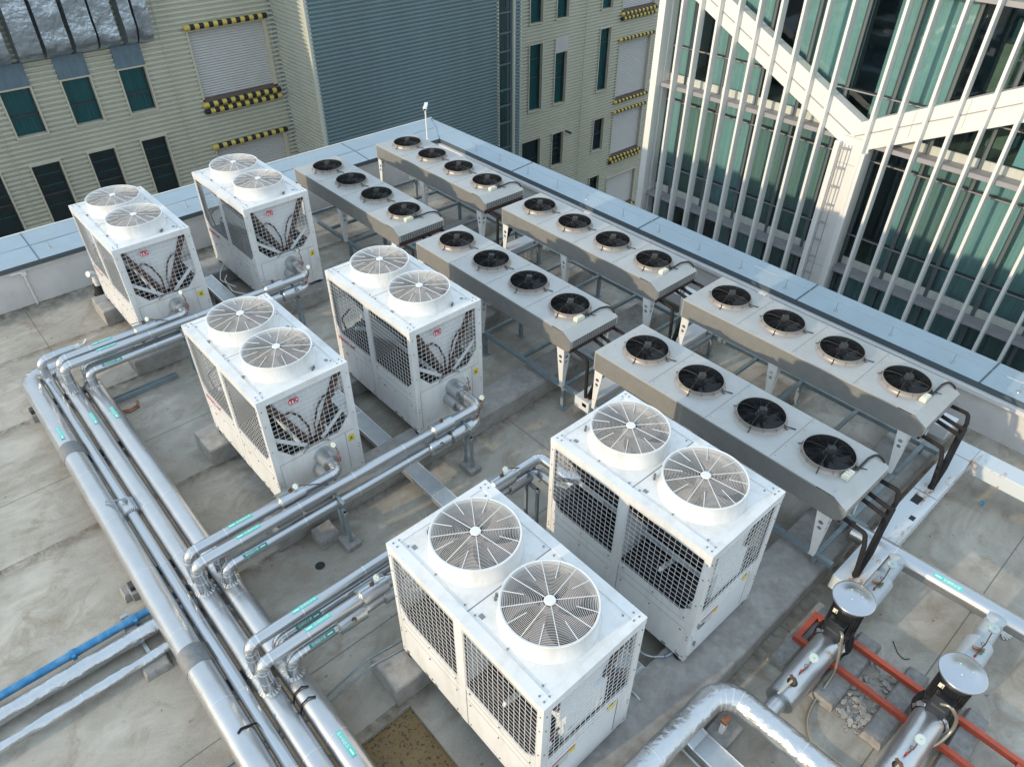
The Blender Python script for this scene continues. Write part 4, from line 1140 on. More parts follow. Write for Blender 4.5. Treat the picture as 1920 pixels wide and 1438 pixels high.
desc = {
 ('C1', 1): 'upper silver pipe from the back left chiller, nearest that chiller, light teal label', ('C1', 0): 'lower silver pipe from the back left chiller, hidden under the upper pipes',
 ('C2', 1): 'long upper silver pipe from the back right chiller passing the back left one', ('C2', 0): 'long lower silver pipe from the back right chiller, dark teal label, elbow beside the floor',
 ('C3', 1): 'upper silver pipe from the middle left chiller, closest to its end, light teal label', ('C3', 0): 'lower silver pipe from the middle left chiller, seen in the gap between two upper pipes',
 ('C4', 1): 'long upper silver pipe from the middle right chiller with light teal label', ('C4', 0): 'long lower silver pipe from the middle right chiller, outermost, dark teal label',
 ('C5', 1): 'upper silver pipe from the nearest chiller with lever valve and light teal label', ('C5', 0): 'lower silver pipe from the nearest chiller, closest to it, dark teal label',
 ('C6', 1): 'long upper silver pipe from the front right chiller, topmost of the near four', ('C6', 0): 'long lower silver pipe from the front right chiller, between the near upper pipes'}
for cid, e, s, dA, dB, yp in (('C1', -2.58, 1, .40, .44, .575), ('C2', -2.58, 1, .60, .67, 2.61), ('C3', 2.0, 1, .40, .44, .575), ('C4', 2.0, 1, .60, .67, 2.61),
                              ('C5', 4.56, -1, .46, .45, .575), ('C6', 4.56, -1, .72, .72, 2.56)):
    branch(cid, e, s, dA, dB, yp, True, desc[(cid, 1)], 0); branch(cid, e, s, dA, dB, yp, False, desc[(cid, 0)], 0)

def run_pipe(pts, r, m, label, rad=.2, wob=.03, n=28, every=1.0, start=.5, group='large silver main pipes', step=.1, cat='pipe', sm='foil_bright'):
    P = bend(pts, rad, 9); t = thing('insulated_pipe', label, cat, pts[0], group=group)
    mb = MB(); mb.tube(subdiv(P, step), r, n, wob=wob); seams(mb, P, r, every, start, w=.006, mi=1); part('pipe', mb, [m, sm], t, False)
    return t
p1 = run_pipe([(9.4, -1.69, .34), (-2.86, -1.69, .34), (-2.86, -1.22, .34)], .14, 'foil', 'widest silver main pipe, outermost on the left, with grey tape bands', .2)
for x in (-.86, 3.13):
    mb = MB(); mb.cyl((x, -1.69, .34), (x+.26, -1.69, .34), .1445, n=40); part('tape_band', mb, 'patch_grey', p1, False)
def main_label(t, x, y, z, r):
    q = Vector((0, .0, 1)); pipe_label(t, frame_m((x, y, z+r+.004), (-1, 0, 0), (0, -1, 0)), .30, .052, False, '空调供水管')
main_label(p1, -1.1, -1.70, .34, .14)
p2 = run_pipe([(9.4, -1.47, .35), (-2.60, -1.47, .35), (-2.60, -1.47, .74), (-2.60, -.98, .74)], .066, 'foil_smooth', 'thin silver main pipe second from the left with an upturned elbow at its far end', .12)
mb = MB(); mb.cyl((.62, -1.47, .35), (.86, -1.47, .35), .10, n=28); teeth(mb, (.86, -1.47, .35), (1, 0, 0), .066, .10, 26); teeth(mb, (.62, -1.47, .35), (-1, 0, 0), .066, .10, 26)
v = part('valve_jacket', mb, ['foil_smooth', 'foil_bright'], p2, False)
mb = MB(); mb.cyl((.70, -1.47, .44), (.70, -1.47, .49), .03, n=14); mb.bar((.70, -1.47, .49), (.60, -1.66, .50), .02, .01); part('lever', mb, 'steel_blue', v, False)
mb = MB(); mb.cyl((-2.6, -1.0, .74), (-2.6, -.90, .74), .05, n=20); mb.tube([(-2.6, -.9, .74), (-2.6, -.83, .76), (-2.62, -.78, .80)], .02, 8); part('pipe_end', mb, 'white_pvc', p2, False)
p3 = run_pipe([(9.4, -1.27, .335), (-2.30, -1.27, .335), (-2.62, -1.27, .335)], .112, 'foil', 'silver main pipe third from the left where the upper branch pipes drop in')
main_label(p3, -1.17, -1.26, .335, .112)
mb = MB()
for k in range(5): mb.cyl((-2.62-.03*k, -1.27, .335), (-2.60-.03*k, -1.27, .335), .10-.004*k, n=24)
part('end_collar', mb, 'foil_bright', p3, False)
p4 = run_pipe([(9.4, -1.01, .34), (-2.02, -1.01, .34)], .125, 'foil', 'silver main pipe fourth from the left, nearest the chillers')
main_label(p4, -1.08, -1.0, .34, .125); main_label(p4, 5.05, -1.0, .34, .125)
mb = MB(); mb.cyl((-2.03, -1.01, .34), (-2.30, -1.01, .34), .075, n=20); mb.cyl((-2.12, -1.01, .34), (-2.17, -1.01, .34), .11, n=20); part('pipe_end', mb, 'pipe_paint', p4, False)
for x in (4.31, 4.45):
    mb = MB(); mb.tube([(x, -1.16, .30), (x-.01, -1.12, .44), (x, -1.04, .49), (x+.03, -.98, .475)], .009, 8); part('cable_tie', mb, 'insul_black', p4, False)
mb = MB(); mb.tube([(4.30, -1.60, .46), (4.30, -1.66, .49), (4.32, -1.7, .485)], .011, 8); mb.tube([(4.3, -1.6, .46), (4.28, -1.52, .38)], .009, 8); part('cable_tie', mb, 'insul_black', p1, False)
# supports below the mains: concrete blocks with a steel channel across
sup = [(-2.35, 'at the far end'), (-.75, 'before the joint of the back branches'), (1.73, 'beside the blue pipe'), (3.6, 'below the near branches'), (5.9, 'nearest the camera')]
for i, (x, w) in enumerate(sup):
    t = thing('pipe_support', 'steel channel on blocks under the silver mains, ' + w, 'pipe support', (x, -1.35, 0), group='pipe supports under the mains')
    mb = MB(); ya_ = -1.88 if i in (0, 2) else -1.66
    mb.box(x-.05, ya_, .125, x+.05, -.86, .19); part('channel', mb, 'frame_dark', t, False)
    for y in (ya_, -1.06):
        mb = MB(); mb.box(x-.10, y-.02, .004, x+.10, y+.16, .124); part('block', mb, 'block_stone', t, False, bevel=.01)
mb = MB(); mb.box(-1.99, -.86, .006, -1.90, .12, .05); mb.box(-1.99, -.86, .05, -1.983, .12, .075); mb.box(-1.907, -.86, .05, -1.90, .12, .075)
solo('steel_channel', mb, 'steel_blue', 'loose blue grey steel channel lying on the floor by the back chillers', 'steel channel', loc=(-1.95, -.8, .006))
mb = MB()
for k in range(2): mb.tube([Vector((-1.68+.05*k, -.88, .02)), Vector((-1.60+.05*k, -.74, .035)), Vector((-1.64+.05*k, -.62, .02)), Vector((-1.76, -.58, .012))], .014, 8)
solo('sandal', mb, 'copper', 'brown curled scrap of strap on the floor beside the steel channel', 'scrap', loc=(-1.68, -.8, .01))

# pipe stands beside chiller ends
def stand(x, y, z, label, block=True, w=.14):
    t = thing('pipe_stand', label, 'pipe stand', (x, y, 0), group='galvanised stands carrying the branch pipes')
    for dx in (-w, .0):
        mb = MB(); mb.bar((x+dx, y, .004), (x+dx, y, z), .035, .035, up=(1, 0, 0)); part('post', mb, 'steel_blue', t, False)
    mb = MB(); mb.bar((x-w-.14, y, z-.02), (x+.03, y, z-.02), .04, .04); mb.bar((x-w-.10, y, z+.165), (x+.03, y, z+.165), .03, .03); part('crossbar', mb, 'steel_blue', t, False)
    if block: mb = MB(); mb.box(x-w-.05, y-.09, .004, x+.08, y+.10, .085); part('foot_block', mb, 'block_stone', t, False, bevel=.012)
stand(2.80, 2.33, .63, 'two posts on a concrete foot under the elbows of the middle right chiller pipes')
stand(2.80, .40, .63, 'two posts with concrete foot under the pipes by the middle left chiller')
stand(-1.80, 2.33, .63, 'two posts under the elbows of the back right chiller pipes', False)
stand(-1.80, .40, .63, 'two posts under the back pipes seen below the elbow near the floor', False)
stand(4.05, 2.36, .63, 'two posts under the elbows beside the front right chiller', False, .2)
stand(4.05, .40, .63, 'two posts hidden beside the nearest chiller valves', False)
stone('concrete_block', 2.36, .10, 2.62, .36, .16, 'square concrete block on the floor under the middle branch pipes', 'loose concrete blocks', 'block_stone', cat='concrete block', seed=11)
mb = MB(); mb.lathe([(.06, .0), (.045, .012), (.03, .004), (0, .004)], (2.80, -.05, .004), 20); solo('floor_drain', mb, 'interior_dark', 'small dark floor drain below the middle pipes', 'drain', loc=(2.8, -.05, .004))

# ------------------------------------------------------------------ cable tray between chiller rows
t = thing('cable_tray', 'long galvanised cable tray on the floor running between the two rows of chillers', 'cable tray', (0, 1.62, .1))
pth = [(-5.0, .27), (6.28, .27), (6.75, .25), (7.15, .12), (9.2, .12)]
mb = MB(); ya, yb = 1.50, 1.72
for (x0, z0_), (x1, z1_) in zip(pth, pth[1:]):
    v = [(x0, ya, z0_), (x0, yb, z0_), (x1, yb, z1_), (x1, ya, z1_)]
    w = [(p[0], p[1], p[2]-.10) for p in v]
    mb.add(v + w, [(0, 3, 2, 1), (4, 5, 6, 7), (0, 4, 7, 3), (1, 2, 6, 5)])
part('tray_body', mb, 'galvanised', t, False)
mb = MB()
for (x0, z0_), (x1, z1_) in zip(pth, pth[1:]): 
    mb.bar((x0, ya-.004, z0_+.002), (x1, ya-.004, z1_+.002), .012, .008); mb.bar((x0, yb+.004, z0_+.002), (x1, yb+.004, z1_+.002), .012, .008)
for x in (-3, -1, 1, 3, 5.6, 6.3): mb.box(x, ya-.008, .268, x+.02, yb+.008, .275)
part('tray_edges', mb, 'foil_bright', t, False)
for x in (-3.6, -1.2, 1.1, 3.3, 5.7):
    mb = MB(); mb.box(x-.03, ya-.01, .004, x+.03, ya+.03, .169); mb.box(x-.03, yb-.03, .004, x+.03, yb+.01, .169); part('tray_foot', mb, 'steel_blue', t, False)
def cable(pts, r, m, label, cat='cable', name='cable', rad=.2):
    mb = MB(); P = bend(pts, rad, 8); mb.tube(subdiv(P, .15), r, 8)
    return solo(name, mb, m, label, cat, loc=tuple(P[0]))
cable([(3.0, 1.36, .02), (5.4, 1.38, .02), (6.1, 1.38, .30), (6.45, 1.42, .30), (6.95, 1.44, .10), (8.6, 1.40, .02)], .013, 'galvanised', 'thin metal conduit following the cable tray past the nearest chiller')
cable([(4.25, -2.3, .02), (4.30, -.9, .02), (4.38, -.36, .30), (4.46, .2, .30), (4.7, .6, .30)], .012, 'steel_blue', 'left one of two thin conduits running over the plinth end of the nearest chiller')
cable([(4.32, -2.3, .02), (4.38, -.9, .02), (4.47, -.36, .30), (4.56, .2, .30), (4.8, .5, .30)], .012, 'steel_blue', 'right one of two thin conduits running over the plinth end of the nearest chiller')
t = thing('cable', 'short grey cable with blue and orange tape beside a rubber chiller foot', 'cable', (6.42, 2.15, .3))
mb = MB(); P = bend([(6.44, 2.12, .32), (6.42, 1.98, .30), (6.32, 1.86, .30), (6.22, 1.80, .30), (5.9, 1.95, .30)], .12); mb.tube(P, .012, 8); part('sheath', mb, 'galvanised', t, False)
mb = MB(); mb.tube(P[6:9], .0135, 8, mi=0); mb.tube(P[10:12], .0135, 8, mi=1); part('tape', mb, ['blue_pvc', 'copper'], t, False)
mb = MB(); mb.tube(bend([(-3.9, 1.92, .30), (-3.7, 1.8, .34), (-3.3, 1.75, .30), (-2.9, 1.95, .31), (-2.4, 2.0, .3)], .2), .012, 8)
mb.tube(bend([(-3.9, 2.0, .6), (-3.95, 1.85, .42), (-3.7, 1.72, .36), (-3.3, 1.83, .36)], .15), .01, 8)
solo('cable', mb, 'white_pvc', 'pale looped cable on the plinth between the two back chillers', 'cable', loc=(-3.9, 1.9, .3))

# ------------------------------------------------------------------ left: blue pipe, two foil pipes
t = thing('water_pipe', 'bright blue water pipe with a clamp crossing under the silver mains', 'pipe', (2.15, -2.5, .12))
mb = MB(); mb.tube(subdiv([Vector((2.15, -14, .12)), Vector((2.15, -.98, .12))], .5), .045, 18); part('pipe', mb, 'blue_pvc', t, False)
for y in (-2.62, -1.98, -4.6):
    mb = MB(); mb.cyl((2.15, y-.02, .12), (2.15, y+.02, .12), .056, n=20); mb.box(2.19, y-.02, .10, 2.225, y+.02, .16); mb.cyl((2.15, y-.045, .12), (2.15, y+.045, .12), .049, n=20); part('clamp', mb, 'blue_pvc', t, False)
a = run_pipe([(2.36, -14, .13), (2.40, -1.2, .13), (2.40, -1.05, .13)], .085, 'foil_crumpled', 'dented foil wrapped pipe on the floor beside the blue pipe', .1, .16, group='dented foil pipes on the floor', step=.06, every=2.3)
b_ = run_pipe([(2.70, -14, .11), (2.72, -1.2, .11), (2.72, -1.08, .11)], .055, 'foil_crumpled', 'thinner dented foil pipe on the floor, nearest the bottom left corner', .1, .22, group='dented foil pipes on the floor', step=.06, every=2.7)
for (x0, y0, x1, y1, lab) in ((2.72, -2.14, 2.90, -1.88, 'rough concrete block at the end of the thin foil pipe'), (1.60, -1.97, 1.78, -1.80, 'rough concrete block beside the mains above the blue pipe'),
                              (2.02, -2.12, 2.30, -1.98, 'small concrete block under the blue pipe'), (-.62+.0, -2.0, -.5, -1.9, 'x')):
    if lab == 'x': continue
    stone('concrete_block', x0, y0, x1, y1, .10 if x0 < 2 else .075, lab, 'loose concrete blocks', 'block_stone', cat='concrete block', seed=int(x0*10))
mb = MB(); mb.cyl((1.99, -2.1, .05), (1.99, -2.02, .05), .035, n=14); mb.bar((2.0, -2.05, .05), (2.8, -2.0, .045), .035, .02)
solo('pipe_clip_rail', mb, 'galvanised', 'short metal rail crossing below the blue and foil pipes', 'rail', loc=(2, -2.05, .04))
for i, (x, y, s_) in enumerate(((-4.35, -.42, .06), (.95, -2.7, .03), (1.55, -3.1, .035), (-2.05, -2.75, .05))):
    pass

# vent pipe and wall drain on the left
t = thing('vent_pipe', 'white gooseneck vent pipe with dark base by the parapet', 'vent pipe', (-5.35, .05, 0))
mb = MB(); mb.tube(bend([(-5.35, .05, .16), (-5.35, .05, .42), (-5.30, -.05, .47)], .06), .055, 16); mb.cyl((-5.35, .05, .26), (-5.35, .05, .30), .066, n=18); part('pipe', mb, 'white_pvc', t, False)
mb = MB(); mb.lathe([(.13, .004), (.10, .05), (.075, .17), (.06, .19)], (-5.35, .05, 0), 18); part('base', mb, 'insul_black', t, False)
t = thing('drain_pipe', 'thin white drain pipe bending down the parapet wall at the left edge', 'drain pipe', (-5.74, -.98, 0))
mb = MB(); mb.tube(bend([(-5.755, -1.14, .665), (-5.75, -.94, .655), (-5.75, -.94, .004)], .05), .018, 10); part('pipe', mb, 'white_pvc', t, False)
mb = MB(); mb.box(-5.787, -.98, .60, -5.72, -.90, .66); part('bracket', mb, 'white_pvc', t, False)

# ------------------------------------------------------------------ white sheet trunking
t = thing('pipe_trunking', 'rusty white sheet metal trunking with cut outs at the right end of the condensers', 'trunking', (7.2, 5.5, .3))
mb = MB(); mb.box(7.08, 4.02, .29, 7.37, 7.338, .50); mb.box(7.372, 7.04, .291, 12, 7.34, .502); part('casing', mb, 'rusty_white', t, False, bevel=.006)
mb = MB()
for (x, y, w, h_) in ((7.15, 5.75, .10, .16), (7.27, 5.45, .06, .08)): mb.box(x, y, .5005, x+w, y+h_, .5035)
for i in range(26): mb.box(7.3705, 4.2+i*.1+.02*(i % 3), .30, 7.3725, 4.215+i*.1+.02*(i % 3), .312)
for y in (4.9, 6.0, 7.0): mb.box(7.081, y, .5002, 7.37, y+.006, .5022)
part('cut_outs', mb, 'interior_dark', t, False)
for y in (4.35, 5.6, 6.9):
    mb = MB(); mb.box(7.12, y, .004, 7.16, y+.04, .289); mb.box(7.29, y, .004, 7.33, y+.04, .289); part('foot', mb, 'white_pvc', t, False)
for x, lab in ((2.98, 'white sheet metal trunking between the middle and near condensers'), (-1.14, 'white sheet metal trunking between the far and middle condensers')):
    t = thing('pipe_trunking', lab, 'trunking', (x, 5.5, .3))
    mb = MB(); mb.box(x, 4.12, .30, x+.28, 7.5, .48); part('casing', mb, 'white_panel', t, False, bevel=.006)
    for y in (4.35, 6.9):
        mb = MB(); mb.box(x+.03, y, .004, x+.07, y+.04, .299); mb.box(x+.2, y, .004, x+.24, y+.04, .299); part('foot', mb, 'white_pvc', t, False)
mb = MB(); mb.box(-4.5, 7.55, .20, 6.9, 7.9, .40)
solo('pipe_trunking', mb, 'white_panel', 'long white sheet metal trunking on the floor behind the outer row of condensers', 'trunking', loc=(0, 7.7, .2), bevel=.006)

# black refrigerant pipes at condenser ends
def hooks(x, y, lab, full):
    """four insulated pipes out of the condenser end joining a sloping riser"""
    t = thing('refrigerant_pipes', lab, 'insulated pipes', (x+.3, y+.3, .5), group='black insulated refrigerant pipe sets')
    z = 1.16
    for i, (dy, ln) in enumerate(((.93, .25), (.66, .29), (.52, .29), (.10, .27))):
        mb = MB(); q = (x+ln, y+dy-.02, z-.06)
        if i == 0: pts = [(x-.09, y+.93, z), (x+.20, y+.93, z), (x+.25, y+.80, z-.05), (x+.27, y+.6, z-.15), (x+.29, y+.48, z-.24)]
        elif i == 3: pts = [(x-.09, y+dy, z), (x+.24, y+dy, z-.03), (x+.29, y+.06, z-.16), (x+.33, y+.02, z-.45), (x+.34, y+.02, .56)]
        else: pts = [(x-.09, y+dy, z), (x+.26, y+dy-.02, z-.04)]
        mb.tube(bend(pts, .06), .026, 12, wob=.08); part('pipe', mb, 'insul_black', t, False)
    mb = MB(); mb.tube(bend([(x+.26, y+.68, z-.04), (x+.29, y+.48, z-.22), (x+.33, y+.26, .76), (x+.33, y+.10, .49)], .12), .040, 14, wob=.12); part('riser', mb, 'insul_black', t, False)
    mb = MB(); mb.tube([(x+.33, y+.12, .52), (x+.33, y+.06, .44)], .022, 10); mb.box(x+.29, y+.01, .38, x+.37, y+.10, .44, mi=1); part('copper_stub', mb, ['copper', 'interior_dark'], t, False)
for x, y, lab in ((6.90, 6.05, 'ladder like black pipes at the end of the outer near condenser'), (6.92, 4.11, 'black pipes at the end of the inner near condenser above the pump'),
                  (2.80, 6.05, 'black pipes in the gap between the middle and near outer condensers'), (2.84, 4.11, 'black pipes in the gap between the middle and near inner condensers'),
                  (-1.31, 6.05, 'black pipes in the gap between the far and middle outer condensers'), (-1.31, 4.11, 'black pipes in the gap between the far and middle inner condensers')):
    hooks(x, y, lab, True)

# ------------------------------------------------------------------ pumps and their pipes
XP = [7.46, 8.52]
t = run_pipe([(6.93, -2.2, .46), (7.03, 2.04, .46), (9.8, 2.12, .46)], .125, 'foil_crumpled', 'fat wrinkled silver pipe bending in front of the pumps at the bottom', .26, .05, every=.9, group='large silver pump pipes', step=.05)
t = thing('pipe_prop', 'short painted prop on a concrete block under the wrinkled silver pipe', 'support', (7.23, 1.86, 0))
mb = MB(); mb.box(7.20, 1.83, .08, 7.245, 1.90, .30); mb.box(7.19, 1.82, .30, 7.255, 1.91, .335, mi=1); part('leg', mb, ['white_pvc', 'copper'], t, False)
mb = MB(); mb.box(7.11, 1.72, .004, 7.35, 2.06, .10); part('block', mb, 'block_stone', t, False, bevel=.008)
run_pipe([(6.90, 4.86, .42), (9.9, 5.02, .42)], .118, 'foil_smooth', 'smooth silver header pipe behind the two pumps with a teal label', .1, .01, every=1.4, group='large silver pump pipes')
t = bpy.data.objects[-1] if False else [o for o in col.objects if o.get('label', '').startswith('smooth silver header')][0]
mb = MB(); mb.lathe([(0, -.012), (.10, -.008), (.118, 0)], (0, 0, 0), 28)
M = frame_m((6.90, 4.86, .42), (0, 1, 0), (0, 0, 1)); mb.v = [tuple(M @ Vector(v)) for v in mb.v]; part('end_cap', mb, 'foil_bright', t, False)
q = Vector((0, -.45, .89)); pipe_label(t, frame_m(Vector((7.98, 4.915, .42))+q*.1195, (1, .05, 0), (0, .89, .45)), .30, .05, False, '空调供水管')
plab = ['left inline pump with black motor and round metal rain cap, beside the condenser', 'right inline pump with black motor and round metal rain cap']
for i, x in enumerate(XP):
    y = 3.48
    t = thing('water_pump', plab[i], 'pump', (x, y, 0), group='inline pumps with metal rain caps')
    # volute and flange
    mb = MB(); mb.lathe([(.10, .14), (.17, .17), (.20, .26), (.185, .36), (.14, .42), (.0, .42)], (x, y, 0), 28); 
    part('volute', mb, 'torn_black', t, False)
    mb = MB(); mb.box(x-.13, y-.12, .42, x+.13, y+.12, .50); mb.box(x-.085, y-.19, .47, x+.085, y-.10, .66); 
    mb.lathe([(.155, .50), (.16, .53), (.142, .56), (.142, .86), (.152, .88), (.13, .93), (.0, .93)], (x, y, 0), 28)
    for k in range(28):
        a = 2*PI*k/28; mb.bar((x+.142*math.cos(a), y+.142*math.sin(a), .58), (x+.142*math.cos(a), y+.142*math.sin(a), .84), .006, .026, up=(math.cos(a), math.sin(a), 0))
    mb.box(x-.085, y-.225, .62, x+.085, y-.12, .78)
    mo = part('motor', mb, 'pump_black', t, False, bevel=.004)
    mb = MB(); mb.box(x-.065, y-.2265, .635, x+.065, y-.2255, .665); mb.box(x-.10, y-.135, .80, x-.055, y-.13, .86, mi=1); 
    mb.cyl((x-.0, y-.17, .661), (x, y-.17, .70), .02, n=12, mi=2); mb.cyl((x+.05, y-.09, .503), (x+.05, y-.09, .53), .012, n=8, mi=2); mb.cyl((x-.09, y-.10, .503), (x-.09, y-.10, .53), .012, n=8, mi=2)
    part('nameplate', mb, ['motor_grey', 'cream_box', 'galvanised'], mo, False)
    for k in range(3):
        mb = MB(); a = 2*PI*k/3+.5; mb.cyl((x+.08*math.cos(a), y+.08*math.sin(a), .93), (x+.08*math.cos(a), y+.08*math.sin(a), 1.03), .008, n=8); part('cap_rod', mb, 'galvanised', t, False)
    mb = MB(); mb.lathe([(.205, .985), (.208, 1.0), (.205, 1.01), (.19, 1.012), (.10, 1.035), (.09, 1.042), (0, 1.044)], (x, y, 0), 56); mb.lathe([(0, 1.03), (.19, 1.0), (.205, .985)], (x, y, 0), 56)
    for k in range(3):
        a = 2*PI*k/3+.5; mb.cyl((x+.065*math.cos(a), y+.065*math.sin(a), 1.043), (x+.065*math.cos(a), y+.065*math.sin(a), 1.052), .008, n=8, mi=1)
    part('rain_cap', mb, ['dish_metal', 'foil_bright'], t, False)
    # torn foil insulation around the volute
    for (sg, yc) in ((-1, y-.16), (1, y+.14)):
        mb = MB(); n = 26
        vs = []; rr2 = random.Random(i*7+sg)
        for k in range(n):
            a = 2*PI*k/n; R = .155
            vs.append((x+R*math.cos(a), yc, .33+R*math.sin(a)*.95))
            R2 = R+rr2.uniform(.0, .03); vs.append((x+R2*math.cos(a), yc-sg*rr2.uniform(.015, .075), .33+R2*math.sin(a)*.95))
        mb.add(vs, [(2*k, 2*((k+1) % n), 2*((k+1) % n)+1, 2*k+1) for k in range(n)])
        part('torn_jacket', mb, 'foil', t, False)
    # suction pipe
    p = thing('insulated_pipe', ('left' if i == 0 else 'right') + ' fat foil wrapped suction pipe with gauge and lever, in front of the ' + ('left' if i == 0 else 'right') + ' pump', 'pipe', (x, 2.9, .33), group='foil pipes in front of the pumps')
    mb = MB(); mb.tube(subdiv([Vector((x, y-.17, .34)), Vector((x, 2.40, .34))], .06), .142, 32, wob=.025); part('pipe', mb, 'foil', p, False)
    mb = MB(); mb.tube(subdiv([Vector((x, 2.42, .34)), Vector((x, 2.13, .38))], .08), .085, 24, wob=.02); teeth(mb, (x, 2.41, .34), (0, -1, 0), .088, .15, 40, .02, mi=1)
    part('reducer', mb, ['foil', 'foil_bright'], p, False)
    mb = MB(); mb.cyl((x, 2.58, .475), (x, 2.58, .53), .035, .03, 14, mi=1); mb.lathe([(.052, .478), (.048, .487), (.03, .484)], (x, 2.58, 0), 18, mi=2); mb.bar((x, 2.58, .53), (x-.02, 2.33, .55), .02, .01, mi=0)
    mb.bar((x-.045, 2.60, .535), (x+.03, 2.56, .535), .03, .012, mi=1)
    part('lever', mb, ['frame_cream', 'cast_rust', 'interior_dark'], p, False)
    gauge(p, (x+.0, 2.72, .475), (x+.02, 2.88, .60), face=(.25, -.35, .9), r=.045)
    mb = MB(); mb.cyl((x+.05, 2.25, .27), (x+.12, 2.22, .18), .014, n=8, mi=0); mb.box(x+.10, 2.20, .20, x+.16, 2.26, .215, mi=1); part('drain_cock', mb, ['copper', 'steel_blue'], p, False)
    # discharge
    p = thing('painted_pipe', ('left' if i == 0 else 'right') + ' grey painted discharge pipe with thermometer between the ' + ('left' if i == 0 else 'right') + ' pump and the header', 'pipe', (x, 4.3, .36), group='grey painted pipes behind the pumps')
    mb = MB(); mb.cyl((x, y+.14, .33), (x, 3.98, .35), .10, .10, 28); mb.cyl((x, 3.98, .35), (x, 4.10, .36), .10, .135, 28); mb.cyl((x, 4.10, .36), (x, 4.46, .38), .135, .135, 28); mb.cyl((x, 4.46, .38), (x, 4.52, .385), .135, .095, 28)
    mb.cyl((x, 4.52, .385), (x, 4.80, .42), .095, .095, 28); mb.lathe([(.095, 0), (.0, .03)], (x, 4.8, .5), 20)
    part('pipe', mb, 'pipe_paint', p, False, bevel=.0)
    mb = MB(); teeth(mb, (x, 3.98, .35), (0, -1, 0), .10, .135, 34, .03, mi=0); part('crimped_collar', mb, ['foil_bright'], p, False)
    gauge(p, (x+.02, 4.18, .48), (x+.02, 4.48, .68), face=(.1, -.25, .97), r=.05)
    mb = MB(); mb.bar((x-.04, 4.25, .53), (x+.06, 4.29, .53), .03, .015, mi=0); mb.bar((x+.05, 4.32, .52), (x+.05, 4.24, .52), .02, .02, mi=1); part('valve_handle', mb, ['copper', 'green_handle'], p, False)
# flexible conduits
pc = [(7.50, 3.30, .70), (7.56, 3.22, .72), (7.585, 3.22, .60), (7.62, 3.20, .45), (7.655, 3.16, .25), (7.66, 3.06, .10), (7.665, 2.86, .035), (7.70, 2.68, .03), (7.78, 2.54, .03), (7.92, 2.46, .03), (8.10, 2.46, .03), (8.35, 2.5, .03)]
def smooth(p, n=6):
    p = [Vector(q) for q in p]; out = []
    for i in range(len(p)-1):
        a, b, c, d = p[max(i-1, 0)], p[i], p[i+1], p[min(i+2, len(p)-1)]
        for k in range(n):
            t_ = k/n; out.append(.5*((2*b)+(c-a)*t_+(2*a-5*b+4*c-d)*t_*t_+(3*b-a-3*c+d)*t_**3))
    out.append(p[-1]); return out
mb = MB(); mb.tube(smooth(pc), .016, 12); solo('flexible_conduit', mb, 'hose_metal', 'long flexible metal conduit curving from the left pump down over the floor', 'conduit', loc=pc[0])
pc = [(8.52, 3.26, .72), (8.58, 3.26, .76), (8.64, 3.28, .70), (8.69, 3.34, .55), (8.71, 3.33, .38), (8.68, 3.2, .28), (8.62, 3.08, .22), (8.60, 3.0, .1)]
mb = MB(); mb.tube(smooth(pc), .016, 12); solo('flexible_conduit', mb, 'hose_metal', 'short flexible metal conduit on the right pump', 'conduit', loc=pc[0])
# red channel frame under the pumps
t = thing('pump_frame', 'red primed steel channel frame lying under both pumps', 'steel frame', (8, 3.5, .1))
for y in (3.30, 3.70):
    mb = MB(); mb.box(7.14, y-.028, .10, 11, y-.022, .168); mb.box(7.14, y-.022, .162, 11, y+.022, .168); mb.box(7.14, y+.022, .10, 11, y+.028, .168); part('rail', mb, 'red_primer', t, False)
for x in (7.17, 8.2, 9.3):
    if x == 8.2: continue
    mb = MB(); mb.box(x-.03, 3.329, .10, x+.03, 3.671, .162); part('crossbar', mb, 'red_primer', t, False)
# concrete pads in the pump yard
for k, (x0, y0, x1, y1, z, lab) in enumerate(((7.08, 2.92, 7.26, 3.95, .095, 'concrete beam left of the left pump'), (7.60, 2.90, 7.83, 3.95, .095, 'concrete beam under the frame right of the left pump'),
                             (8.14, 2.90, 8.34, 3.95, .095, 'concrete beam under the frame left of the right pump'), (8.75, 2.9, 8.95, 3.95, .095, 'concrete beam under the frame right of the right pump'))):
    stone('concrete_beam', x0, y0, x1, y1, z, lab, 'concrete beams under the pump frame', 'block_stone', cat='concrete beam', seed=20+k)
mb = MB(); rr3 = random.Random(2)
for k in range(330):
    x = rr3.uniform(7.85, 8.13); y = rr3.uniform(2.93, 3.85) ; s_ = rr3.choice([.008, .012, .018, .03, .045] if rr3.random() < .5 else [.008, .012])
    if k > 260: x = rr3.gauss(8.0, .08); y = rr3.gauss(2.98, .06)
    M = Matrix.Translation((x, y, .006+s_*.2)) @ Matrix.Rotation(rr3.random()*6, 4, 'Z') @ Matrix.Rotation(rr3.uniform(-.4, .4), 4, 'X') @ Matrix.Diagonal((s_, s_*rr3.uniform(.5, 1), s_*.4, 1))
    n = rr3.randint(5, 7); poly = [(math.cos(2*PI*i/n)*rr3.uniform(.7, 1), math.sin(2*PI*i/n)*rr3.uniform(.7, 1)) for i in range(n)]
    mb.plate(poly, [], M, 1)
o = solo('rubble', mb, 'stone_chip', 'heap of broken mortar chips between the concrete beams under the red frame', 'rubble', loc=(8, 3, 0)); o['kind'] = 'stuff'
mb = MB(); rr4 = random.Random(9)
